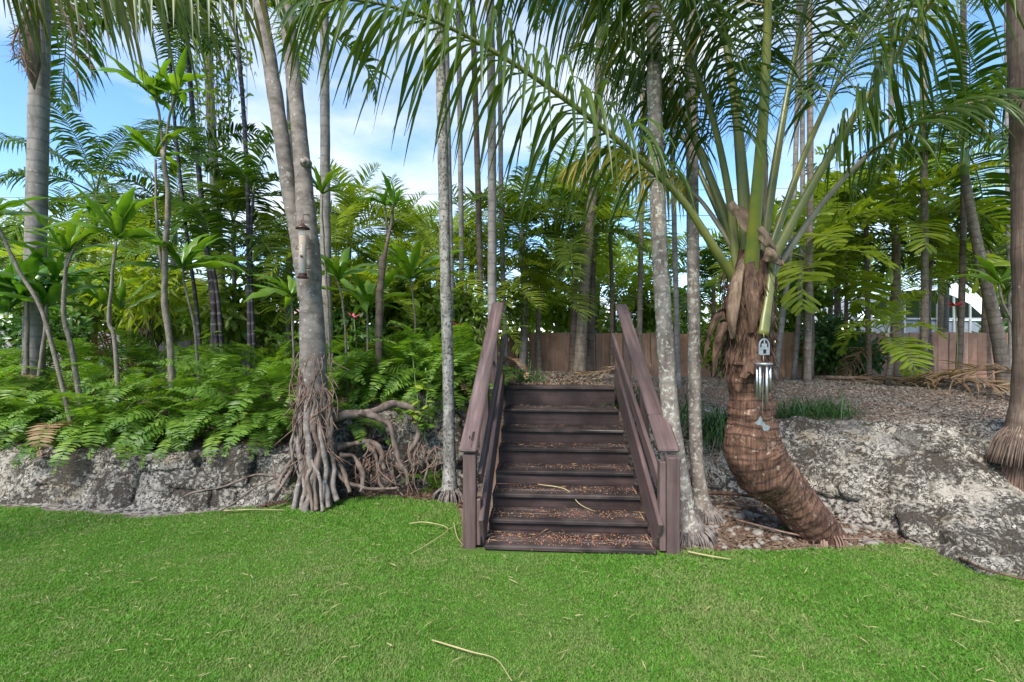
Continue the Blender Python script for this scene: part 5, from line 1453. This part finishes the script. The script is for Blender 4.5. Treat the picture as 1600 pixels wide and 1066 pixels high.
obj("fern_bed", fern_mass().mesh("fern_bed", [M['fern'], M['rib'], M['dead']]), kind="stuff", label="dense bed of green sword ferns filling the raised ground on the left", cat="ferns")

# ------------------------------------------------------------------ shrubs, seedlings and lily turf
def shrub(label, x, y, Y, rad, n, size, mat, seed, asp=.5, cat="shrub", name="shrub", lump=.5):
    c = P(x, y, Y); X = c[0]
    b = np.array([X, Y, hz(X, Y)])
    t = thing(name, b, label, cat)
    g = Geo(); rng = np.random.default_rng(seed)
    for k in range(7):
        e = off(c, b) + rng.normal(0, .35, 3) * rad
        tube(g, catmull([np.array([rng.normal(0, .05), rng.normal(0, .05), -.03]), off(c, b) * .5 + rng.normal(0, .06, 3), e], 8), np.linspace(.022, .006, 8), 5, 0)
    obj("stem", g.mesh("stem", M['bark_brown']), t)
    g = Geo(); g.join(leaf_cloud(n, rad, size, None, seed, asp, lump=lump), Matrix.Translation(Vector(off(c, b))))
    obj("foliage", g.mesh("foliage", M[mat]), t)
shrub("dark leafy shrub growing against the fence right of the wind chime", 1300, 540, 9.3, (.62, .4, .62), 1100, .15, 'shrub_d', 601, .5)
shrub("thin dark shrub in front of the fence planks below the small palm", 1350, 555, 9.4, (.5, .35, .35), 500, .13, 'shrub_d', 602)
shrub("lime-yellow shrub behind the black stems", 310, 480, 10.0, (.7, .5, .5), 700, .17, 'shrub_y', 603, .7)
shrub("pale green hedge shrub at the left behind the ti plants", 170, 478, 9.6, (1.1, .6, .55), 1500, .14, 'shrub', 604)
shrub("mid-green shrub behind the slanted pale trunk", 235, 500, 8.6, (.7, .5, .5), 900, .15, 'shrub', 605)
shrub("small green bush between the black stems and the fig tree", 425, 520, 8.4, (.55, .5, .4), 800, .12, 'shrub', 606)
shrub("light green shrub beside the dead ti trunk", 660, 520, 8.8, (.8, .5, .5), 1100, .12, 'shrub', 607)
shrub("leafy green shrub at the left end of the brown fence", 735, 500, 7.6, (.5, .45, .65), 900, .11, 'shrub', 608)
shrub("dark undergrowth shrub behind the fig trunk", 545, 525, 7.4, (.7, .5, .45), 900, .13, 'shrub_d', 609)
shrub("small leafy shrub just above the left handrail", 805, 480, 9.2, (.4, .4, .6), 500, .12, 'shrub', 610)
shrub("dark shrub left of the coconut crown fibres", 1120, 540, 8.8, (.35, .3, .5), 450, .13, 'shrub', 611)
shrub("dense green bush at the far left above the ferns", 60, 520, 7.6, (.9, .5, .4), 1000, .13, 'shrub_d', 612)
shrub("broad-leaved bright shrub low behind the left ti clump", 110, 470, 8.4, (.9, .5, .55), 520, .26, 'shrub', 613, .45)
shrub("bright strap-leaved shrub below the tall ti plant", 225, 455, 7.8, (.7, .45, .5), 380, .30, 'palm_b', 614, .2)
shrub("leafy bright shrub at the foot of the black stems", 350, 490, 7.8, (.6, .45, .5), 420, .22, 'shrub', 615, .45)
shrub("yellow-green shrub filling the gap left of the fig trunk", 420, 470, 9.0, (.6, .4, .6), 480, .22, 'shrub_y', 616, .4)
shrub("strap-leaved shrub right of the fig trunk", 540, 480, 7.8, (.6, .45, .55), 420, .28, 'palm_b', 617, .2)
shrub("broad-leaved bright shrub around the dead ti trunk", 620, 480, 8.2, (.7, .45, .55), 480, .24, 'shrub', 618, .45)
shrub("bright shrub behind the mottled palm trunk", 690, 490, 7.8, (.6, .45, .5), 480, .20, 'shrub', 619, .45)
shrub("lime shrub beyond the fence behind the steps", 870, 480, 11.6, (1.1, .5, .7), 650, .26, 'shrub_y', 620, .4)
shrub("bright shrub beyond the fence right of the handrail", 1030, 480, 11.6, (.9, .5, .6), 560, .26, 'shrub', 621, .45)
shrub("bright shrub beyond the fence behind the second chime palm", 1245, 480, 11.8, (1.0, .5, .7), 620, .26, 'shrub', 622, .45)
# lime seedling in front of the rocks
b = np.array([(664 - CX) / FOC * 5.2, 5.2, hz((664 - CX) / FOC * 5.2, 5.2)])
t = thing("seedling", b, "lime-green broad-leaved seedling climbing beside the fig roots", "seedling")
rng = np.random.default_rng(81)
sg = Geo()
for k, (px) in enumerate(([(662, 690), (655, 640), (648, 590), (645, 555)], [(664, 690), (664, 650), (668, 610), (665, 575)], [(660, 680), (650, 650), (640, 640)])):
    c = catmull([P(x, y, 5.2 - .05 * k) for x, y in px], 20)
    tube(sg, off(c, b), .006, 5, 0)
    for q in range(18):
        i = int(rng.integers(3, 20)); g = Geo()
        a = rng.uniform(0, 6.283)
        ribbons(g, off(c[i:i + 1], b), np.array([[math.cos(a), math.sin(a) - .3, rng.uniform(-.2, .4)]]), rng.uniform(.09, .15), .075, np.array([[-math.sin(a), math.cos(a), rng.normal(0, .3)]]), .8, 5, .2, 0, peak=.45, tipw=.03)
        obj("leaf", g.mesh("leaf", M['shrub_y'] if q % 3 == 0 else M['ti']), t)
obj("stem", sg.mesh("stem", M['green_stem']), t)

def tuft(label, c, n, L, seed, mat='lily', spread=.12, droop=1.5, W=.012, az0=None, azr=6.283):
    rng = np.random.default_rng(seed)
    b = np.array(c, float); b[2] = hz(b[0], b[1]) if c[2] is None else c[2]
    az = rng.uniform(0, 6.283, n) if az0 is None else az0 + rng.uniform(-azr / 2, azr / 2, n)
    el = rng.uniform(.4, 1.4, n)
    d = np.stack([np.cos(az) * np.cos(el), np.sin(az) * np.cos(el), np.sin(el)], -1)
    p = rng.normal(0, spread * .5, (n, 3)) * [1, 1, 0]
    g = Geo(); ribbons(g, p, d, L * rng.uniform(.6, 1.15, n), W, np.stack([-np.sin(az), np.cos(az), 0 * az], -1), droop * rng.uniform(.6, 1.3, n), 6, .25, 0, rng=rng)
    o = obj("grass_tuft", g.mesh("grass_tuft", M[mat]), None, Matrix.Translation(Vector(b)), label, "lily turf")
    o["group"] = "strappy grass tufts"
def XY(x, Y): return ((x - CX) / FOC * Y, Y, None)
tuft("strappy dark green tuft leaning over the right side of the top step", XY(985, 5.75), 170, .50, 701, spread=.22)
tuft("strappy green tuft left of the top of the steps", XY(822, 6.3), 130, .36, 702, spread=.2)
tuft("strappy green tuft on the mound right of the wind chime", XY(1235, 5.7), 130, .34, 703, spread=.22)
tuft("wide strappy tuft on the rock edge right of the coconut trunk", XY(1275, 5.65), 200, .38, 704, spread=.34)
tuft("dark strappy tuft spilling down the rocks behind the lichened trunks", XY(1112, 5.55), 220, .62, 705, spread=.26, az0=-1.57, azr=3.6, droop=2.4)
tuft("dark strappy tuft between the spotted trunk and the coconut palm", XY(1130, 5.45), 180, .70, 706, spread=.18, az0=-1.4, azr=3.0, droop=2.8)
tuft("dark strappy tuft behind the right handrail", XY(1062, 5.6), 150, .45, 707, spread=.25)
tuft("small green sprout in the soil left of the coconut base", (XY(1222, 4.05)[0], 4.05, None), 16, .12, 708, spread=.04)
tuft("small strappy tuft on top of the right boulders", XY(1310, 5.55), 60, .30, 709, spread=.2)

# small arching fan palm seedling by the steps top left, dry fronds on the mound
def fallen_frond(label, pts, r, n, L, mat, seed, droop=.5, rib='rootlet'):
    R = catmull(pts, 30); b = R[0].copy()
    g = frond_geo(off(R, b), r, r * .4, .12, n, L, .026, .12, 1.1, droop, .22, 4, .2, sides=6, rng=np.random.default_rng(seed), up=np.array([0, 0, 1.0]))
    return obj("fallen_frond", g.mesh("fallen_frond", [M[mat], M[rib]]), None, Matrix.Translation(Vector(b)), label, "palm frond")
def GH(x, Y, h): p = G(x, Y); return p + [0, 0, h]
fallen_frond("dry brown palm frond lying along the back of the mound at right", [GH(1290, 8.0, .06), GH(1400, 7.4, .12), GH(1490, 6.6, .16), GH(1560, 6.0, .14), GH(1640, 5.6, .1)], .038, 70, .70, 'dead', 801)
fallen_frond("second dry frond heaped at the foot of the curved palm trunk", [GH(1640, 6.4, .15), GH(1570, 6.5, .30), GH(1500, 6.8, .22), GH(1420, 7.3, .08)], .03, 64, .65, 'dead', 802)
fallen_frond("brown drooping dead frond leaning on the fence by the small palm", [GH(1362, 8.9, .62), GH(1345, 8.6, .5), GH(1325, 8.4, .2), GH(1315, 8.3, .05)], .014, 26, .42, 'dead', 803, 1.2)
fallen_frond("dry reddish frond lying behind the top of the steps", [GH(990, 7.6, .45), GH(965, 7.4, .25), GH(935, 7.3, .10), GH(900, 7.3, .06)], .016, 26, .35, 'dead', 804)

# ------------------------------------------------------------------ far trees
def far_tree(label, x, ytop, Y, rad, n, size, mat, seed, blobs=5, base=0.0):
    top = P(x, ytop, Y); b = np.array([top[0], Y, base])
    t = thing("tree", b, label, "tree", "trees beyond the fence")
    H = top[2]
    g = Geo(); rng = np.random.default_rng(seed)
    tube(g, catmull([np.zeros(3), np.array([.1, 0, H * .4]), np.array([0, 0, H * .75])], 12), np.linspace(.22, .09, 12), 9, 0, .1, 3)
    for k in range(5):
        a = rng.uniform(0, 6.28)
        tube(g, catmull([np.array([.05, 0, H * .42]), np.array([math.cos(a) * rad * .35, math.sin(a) * rad * .35, H * .62]), np.array([math.cos(a) * rad * .7, math.sin(a) * rad * .7, H * .78])], 8), np.linspace(.09, .03, 8), 6, 0)
    obj("trunk", g.mesh("trunk", M['bark_brown']), t)
    g = Geo()
    for k in range(blobs):
        a = 6.283 * k / blobs + rng.uniform(-.4, .4); rr = rad * rng.uniform(.45, .65); dd = rad * .55 * (k > 0)
        g.join(leaf_cloud(n // blobs, (rr, rr, rr * .75), size, None, seed * 7 + k, .5, S=2, fold=0), Matrix.Translation((math.cos(a) * dd, math.sin(a) * dd, H - rr * rng.uniform(.75, 1.3))))
    obj("crown", g.mesh("crown", M[mat]), t)
FT = [(30, 330, 19, 2.6, 'tree', "round dark-leaved tree far behind the big grey trunk"), (170, 400, 24, 2.6, 'tree', "pale green tree beyond the grey fence at left"), (255, 430, 20, 2.0, 'tree', "bushy tree behind the slanted pale trunk"),
      (590, 400, 19, 2.4, 'tree', "light green tree far behind the dead ti trunk"), (930, 350, 21, 3.0, 'tree', "leafy tree beyond the fence above the steps"), (1230, 380, 19, 2.6, 'tree', "leafy tree beyond the fence right of the coconut crown"), (1330, 360, 24, 3.2, 'tree', "broad tree far behind the screened pool roof"), (1570, 360, 19, 2.6, 'tree', "tree beyond the fence at the far right"),
      (-80, 380, 17, 2.6, 'tree', "tree just outside the left edge of the garden"), ]
for k, (x, y, Y, r, m_, lab) in enumerate(FT):
    far_tree(lab, x, y, Y, r, 2600, .26, m_, 900 + k)
def hedge(label, x0, x1, Y, h, n, mat, seed):
    rng = np.random.default_rng(seed)
    X0, X1 = (x0 - CX) / FOC * Y, (x1 - CX) / FOC * Y
    p = np.stack([rng.uniform(X0, X1, n), Y + rng.normal(0, .35, n), h * rng.random(n) ** .8], -1)
    p[:, 2] *= 1 + .35 * fbm(p * [.9, .3, 0], 3, seed)
    g = Geo(); ribbons(g, p, rng.normal(0, 1, (n, 3)) - [0, 0, .3], rng.uniform(.14, .3, n), .13, rng.normal(0, 1, (n, 3)), .5, 2, 0, rng=rng, peak=.45)
    obj("hedge", g.mesh("hedge", M[mat]), None, None, label, "hedge")
hedge("mixed green hedge beyond the grey fence", -150, 640, 13.0, 1.9, 7000, 'shrub', 951)
hedge("tall tangled hedge beyond the brown fence", 640, 1280, 14.5, 2.4, 7500, 'shrub', 952)
hedge("low dark hedge beyond the brown fence at the far right", 1500, 1800, 13.5, 2.3, 3500, 'shrub_d', 953)

# ------------------------------------------------------------------ neighbouring houses
M['stucco_w'] = plain_mat('white_stucco', (0.74, 0.73, 0.70), .8, 0, .08, 3)
M['stucco_b'] = plain_mat('beige_stucco', (0.58, 0.47, 0.36), .85, 0, .1, 3)
M['roof_p'] = plain_mat('pink_roof', (0.42, 0.27, 0.22), .8, 0, .25, 8, .3)
M['roof_g'] = plain_mat('grey_roof', (0.42, 0.43, 0.45), .7, 0, .15, 5, .2)
M['glass'] = plain_mat('window_glass', (0.06, 0.08, 0.09), .08, 0, .1, 3, spec=.6)
M['trim'] = plain_mat('white_trim', (0.72, 0.72, 0.72), .5, 0, .05, 3)
M['frame'] = plain_mat('grey_frame', (0.45, 0.46, 0.48), .5, 0, .1, 4)
M['screen'] = plain_mat('screen_mesh', (0.30, 0.32, 0.36), .6, 0, .15, 4)
def box_part(name, lo, hi, mat, t, bev=.01):
    lo, hi = np.array(lo, float), np.array(hi, float); c = (lo + hi) / 2
    return obj(name, Geo().box(lo - c, hi - c, 0, bev).mesh(name, M[mat], False), t, Matrix.Translation(Vector(c)))
def house(label, x0, x1, Y, zeave, zridge, wall, roof, wins, over=.4, depth=7):
    X0, X1 = (x0 - CX) / FOC * Y, (x1 - CX) / FOC * Y
    t = thing("house", ((X0 + X1) / 2, Y, 0), label, "house")
    h = (X1 - X0) / 2
    box_part("wall", (-h, 0, -.1), (h, depth, zeave), wall, t)
    g = Geo(); e = h + over
    V = np.array([[-e, -over, zeave + .01], [e, -over, zeave + .01], [e, depth + over, zeave + .01], [-e, depth + over, zeave + .01], [-e * .55, depth / 2, zridge], [e * .55, depth / 2, zridge]])
    g.add(V, [[0, 1, 5, 4], [2, 3, 4, 5], [3, 2, 1, 0]], [[1, 2, 5], [3, 0, 4]])
    obj("roof", g.mesh("roof", M[roof], False), t)
    box_part("fascia", (-e - .01, -over - .04, zeave - .13), (e + .01, -over - .005, zeave + .06), 'trim', t)
    for (wx, wz, ww, wh) in wins:
        w = box_part("window", (wx - ww / 2, -.05, wz - wh / 2), (wx + ww / 2, -.003, wz + wh / 2), 'trim', t)
        obj("pane", Geo().box([-ww / 2 + .07, -.033, -wh / 2 + .07], [-.02, -.028, wh / 2 - .07]).mesh("pane", M['glass'], False), w)
        obj("pane", Geo().box([.02, -.033, -wh / 2 + .07], [ww / 2 - .07, -.028, wh / 2 - .07]).mesh("pane", M['glass'], False), w)
house("white house with low pinkish roof seen left of the fig trunk", 320, 500, 24, 2.75, 3.75, 'stucco_w', 'roof_p', [(-1.5, 1.7, 1.4, 1.1), (1.4, 1.7, 1.4, 1.1)])
house("beige house with grey roof and window behind the right handrail", 985, 1190, 21, 2.55, 3.9, 'stucco_b', 'roof_g', [(-2.0, 1.75, 1.3, 1.2), (1.3, 1.75, 1.5, 1.2)])
# screened pool enclosure with a hipped mesh roof
Y = 15.0
t = thing("pool_enclosure", P(1430, 533, Y) * [1, 1, 0], "grey screened pool enclosure with arched roof beyond the fence at right", "enclosure")
bx = P(1430, 533, Y)[0]
XL, XR = (1335 - CX) / FOC * Y - bx, (1540 - CX) / FOC * Y - bx
g = Geo()
sec = np.linspace(0, 1, 9); prof = 2.45 + .95 * np.sin(np.pi * sec) ** .7
V = np.concatenate([np.stack([XL + (XR - XL) * sec, np.full(9, y), prof * (1 if y else 1)], -1) for y in (0, 4.0)])
g.add(V, [[k, k + 1, k + 10, k + 9] for k in range(8)])
obj("roof_screen", g.mesh("roof_screen", M['screen']), t)
for k in range(9):
    box_part("frame_post", (V[k][0] - .025, -.06, 0), (V[k][0] + .025, -.002, prof[k]), 'frame', t)
for z in (.9, 2.4):
    box_part("frame_rail", (XL, -.05, z), (XR, -.008, z + .06), 'frame', t)
g = Geo(); g.box([XL, .02, 0], [XR, .05, 2.38]); obj("wall_screen", g.mesh("wall_screen", M['screen'], False), t)

# overhead cables strung far behind the trees
def cable(label, ya, yb, Y, x0=-400, x1=2000, r=.018):
    a, c = P(x0, ya, Y), P(x1, yb, Y); m_ = (a + c) / 2 - [0, 0, .25]
    pts = catmull([a, m_, c], 30); g = Geo(); tube(g, off(pts, a), r, 5, 0)
    obj("utility_cable", g.mesh("utility_cable", M['cable']), None, Matrix.Translation(Vector(a)), label, "cable")
M['cable'] = plain_mat('cable_black', (0.03, 0.03, 0.033), .6)
cable("lower overhead utility cable crossing the sky behind the palms", 352, 318, 26)
cable("upper overhead utility cable crossing the sky behind the palms", 312, 278, 26, r=.012)

# red ginger-like flowers
M['red'] = plain_mat('red_petal', (0.55, 0.03, 0.05), .5)
M['pink'] = plain_mat('pink_petal', (0.62, 0.12, 0.22), .5)
def flower(label, x, y, Y, mat, s, seed):
    c = P(x, y, Y); b = np.array([c[0], Y, hz(c[0], Y)])
    t = thing("flower", b, label, "flower"); g = Geo()
    tube(g, catmull([np.zeros(3), off(c, b) * .5 + [.04, 0, 0], off(c, b)], 12), .008, 5, 0); obj("stem", g.mesh("stem", M['green_stem']), t)
    rng = np.random.default_rng(seed); n = 9
    for k in range(n):
        g = Geo(); a = rng.uniform(0, 6.283)
        ribbons(g, off(c, b)[None], np.array([[math.cos(a), math.sin(a), rng.uniform(-.2, 1.2)]]), s * rng.uniform(.7, 1.2), s * .35, np.array([[-math.sin(a), math.cos(a), 0]]), .5, 4, .3, 0, peak=.4)
        obj("petal", g.mesh("petal", M[mat]), t)
flower("red flower beside the brown ringed stem on the right", 1492, 478, 7.5, 'red', .14, 1)
flower("pink flower low between the fig and the dead ti trunk", 553, 496, 7.0, 'pink', .12, 2)
flower("small red flower just left of the mottled trunk above the ferns", 716, 508, 7.0, 'red', .10, 3)

# ------------------------------------------------------------------ bird feeder on the fig trunk
M['copper'] = plain_mat('dark_copper', (0.10, 0.055, 0.045), .45, .6, .4, 30)
M['seedmix'] = plain_mat('bird_seed', (0.40, 0.28, 0.18), .9, 0, .5, 160, .6, dist=.004)
m_, nt, bs, out_ = mat_base('clear_tube'); bs.inputs['Base Color'].default_value = (.9, .92, .92, 1); bs.inputs['Roughness'].default_value = .08
tp_ = nt.nodes.new("ShaderNodeBsdfTransparent"); mx_ = nt.nodes.new("ShaderNodeMixShader"); mx_.inputs[0].default_value = .10
nt.links.new(tp_.outputs[0], mx_.inputs[1]); nt.links.new(bs.outputs[0], mx_.inputs[2]); nt.links.new(mx_.outputs[0], out_.inputs[0]); M['clear'] = m_
fb = P(473, 435, 4.66)
t = thing("bird_feeder", fb, "clear tube bird feeder with copper cap hanging against the fig trunk", "bird feeder")
def lathe(prof, sides=20):
    prof = np.array(prof); a = np.linspace(0, 2 * math.pi, sides, endpoint=False); n = len(prof)
    V = np.stack([prof[:, 0:1] * np.cos(a), prof[:, 0:1] * np.sin(a), np.repeat(prof[:, 1:2], sides, 1)], -1)
    i = np.arange(n - 1)[:, None] * sides; j = np.arange(sides)[None]; k = (j + 1) % sides
    g = Geo(); g.add(V, np.stack([i + j, i + k, i + sides + k, i + sides + j], -1).reshape(-1, 4)); return g
obj("base", lathe([(.002, 0), (.055, 0), (.058, .012), (.042, .02), (.042, .05), (.002, .05)]).mesh("base", M['copper'], False), t)
obj("tube", lathe([(.040, .05), (.040, .50), (.037, .50), (.037, .05)]).mesh("tube", M['clear']), t)
obj("seed_fill", lathe([(.002, .051), (.0365, .052), (.0365, .43), (.002, .45)]).mesh("seed_fill", M['seedmix']), t)
obj("cap", lathe([(.002, .50), (.045, .50), (.070, .505), (.068, .515), (.030, .545), (.012, .56), (.002, .562)]).mesh("cap", M['copper']), t)
for z in (.10, .30):
    g = Geo(); tube(g, np.array([[-.075, 0, z], [.075, 0, z]]), .0045, 6, 0); tube(g, np.array([[-.075, 0, z], [-.045, 0, z + .05]]), .003, 5, 0); tube(g, np.array([[.075, 0, z], [.045, 0, z + .05]]), .003, 5, 0)
    obj("perch", g.mesh("perch", M['copper']), t)
g = Geo(); g.join(lathe([(.002, 0), (.013, 0), (.013, .004), (.002, .004)], 12), Matrix.Translation((0.006, -.041, .22)) @ Matrix.Rotation(math.pi / 2, 4, 'X'))
obj("port", g.mesh("port", M['copper']), t)
g = Geo(); a = np.linspace(0, 6.283, 18); tube(g, np.stack([.016 * np.cos(a), 0 * a, .578 + .016 * np.sin(a)], -1), .003, 5, 0, cap=False)
tube(g, np.array([[0, 0, .594], [0, .02, .66], [0, .17, .70]]), .0035, 5, 0)
obj("hanger", g.mesh("hanger", M['copper']), t)

# ------------------------------------------------------------------ wind chime on the coconut palm
M['alu'] = plain_mat('brushed_metal', (0.62, 0.63, 0.65), .32, .9, .1, 60)
M['pewter'] = plain_mat('grey_metal', (0.33, 0.35, 0.37), .5, .6, .25, 40)
M['twine'] = plain_mat('twine', (0.45, 0.43, 0.40), .9)
YC = 3.60; pm = YC / FOC
cb = P(1193, 628, YC)
t = thing("wind_chime", cb, "metal wind chime with arched plaque, six tubes and butterfly hanging on the coconut trunk", "wind chime")
def C_(x, y): return np.array([(x - 1193) * pm, 0, (628 - y) * pm])
def prism(g, poly, th):
    poly = np.array(poly); n = len(poly)
    V = np.concatenate([poly - [0, th / 2, 0], poly + [0, th / 2, 0], [poly.mean(0) - [0, th / 2, 0], poly.mean(0) + [0, th / 2, 0]]])
    k = np.arange(n); q = (k + 1) % n
    g.add(V, np.stack([k, k + n, q + n, q], -1), np.concatenate([np.stack([k, q, np.full(n, 2 * n)], -1), np.stack([q + n, k + n, np.full(n, 2 * n + 1)], -1)]))
# arched plaque as a pierced frame
g = Geo(); arch = [C_(1186.5, 554), C_(1186.5, 540)] + [C_(1194 - 7.5 * math.cos(a), 540 - 10 * math.sin(a)) for a in np.linspace(.2, math.pi - .2, 9)] + [C_(1201.5, 540), C_(1201.5, 554)]
tube(g, np.array(arch + [arch[0]]), .0065, 6, 0)
g.box(C_(1187, 554) - [0, .004, 0], C_(1192, 546) + [0, .004, 0]); g.box(C_(1197, 554) - [0, .004, 0], C_(1201, 546) + [0, .004, 0])
g.box(C_(1187, 546.2) - [0, .005, 0], C_(1201, 543) + [0, .005, 0]); g.box(C_(1193, 543) - [0, .004, 0], C_(1195, 531) + [0, .004, 0]); g.box(C_(1190, 543) - [0, .0035, 0], C_(1198, 537) + [0, .0035, 0])
obj("plaque", g.mesh("plaque", M['pewter'], False), t)
g = Geo(); g.join(lathe([(.002, 0), (.062, 0), (.064, .008), (.062, .014), (.002, .014)], 24), Matrix.Translation(Vector(C_(1193, 570)))); obj("disc", g.mesh("disc", M['pewter'], False), t)
g = Geo(); tube(g, np.array([C_(1193, 567), C_(1193, 554)]), .0018, 4, 0); tube(g, np.array([C_(1194, 530), C_(1193, 521)]), .0018, 4, 0); tube(g, np.array([C_(1191, 656), C_(1193, 570)]), .0014, 4, 0)
obj("cord", g.mesh("cord", M['twine']), t)
for k, L in enumerate((38, 42, 48, 52, 58, 35)):
    a = k * math.pi / 3 + .5
    p = C_(1193, 573) + [.046 * math.cos(a), .046 * math.sin(a), 0]
    g = Geo(); tube(g, np.array([p, p - [0, 0, L * pm]]), .0085, 10, 0); tube(g, np.array([p, p + [0, 0, .016]]), .0015, 4, 0)
    obj("chime_tube", g.mesh("chime_tube", M['alu']), t)
g = Geo()
prism(g, [C_(1191, 665), C_(1183, 664), C_(1179, 661), C_(1184, 657), C_(1188, 650), C_(1191, 656)], .004)
prism(g, [C_(1191.3, 666), C_(1192, 658), C_(1196, 664), C_(1203, 666), C_(1202, 671), C_(1194, 674)], .0045)
tube(g, np.array([C_(1189, 655), C_(1193, 672)]), .005, 6, 0)
obj("butterfly", g.mesh("butterfly", M['pewter'], False), t)
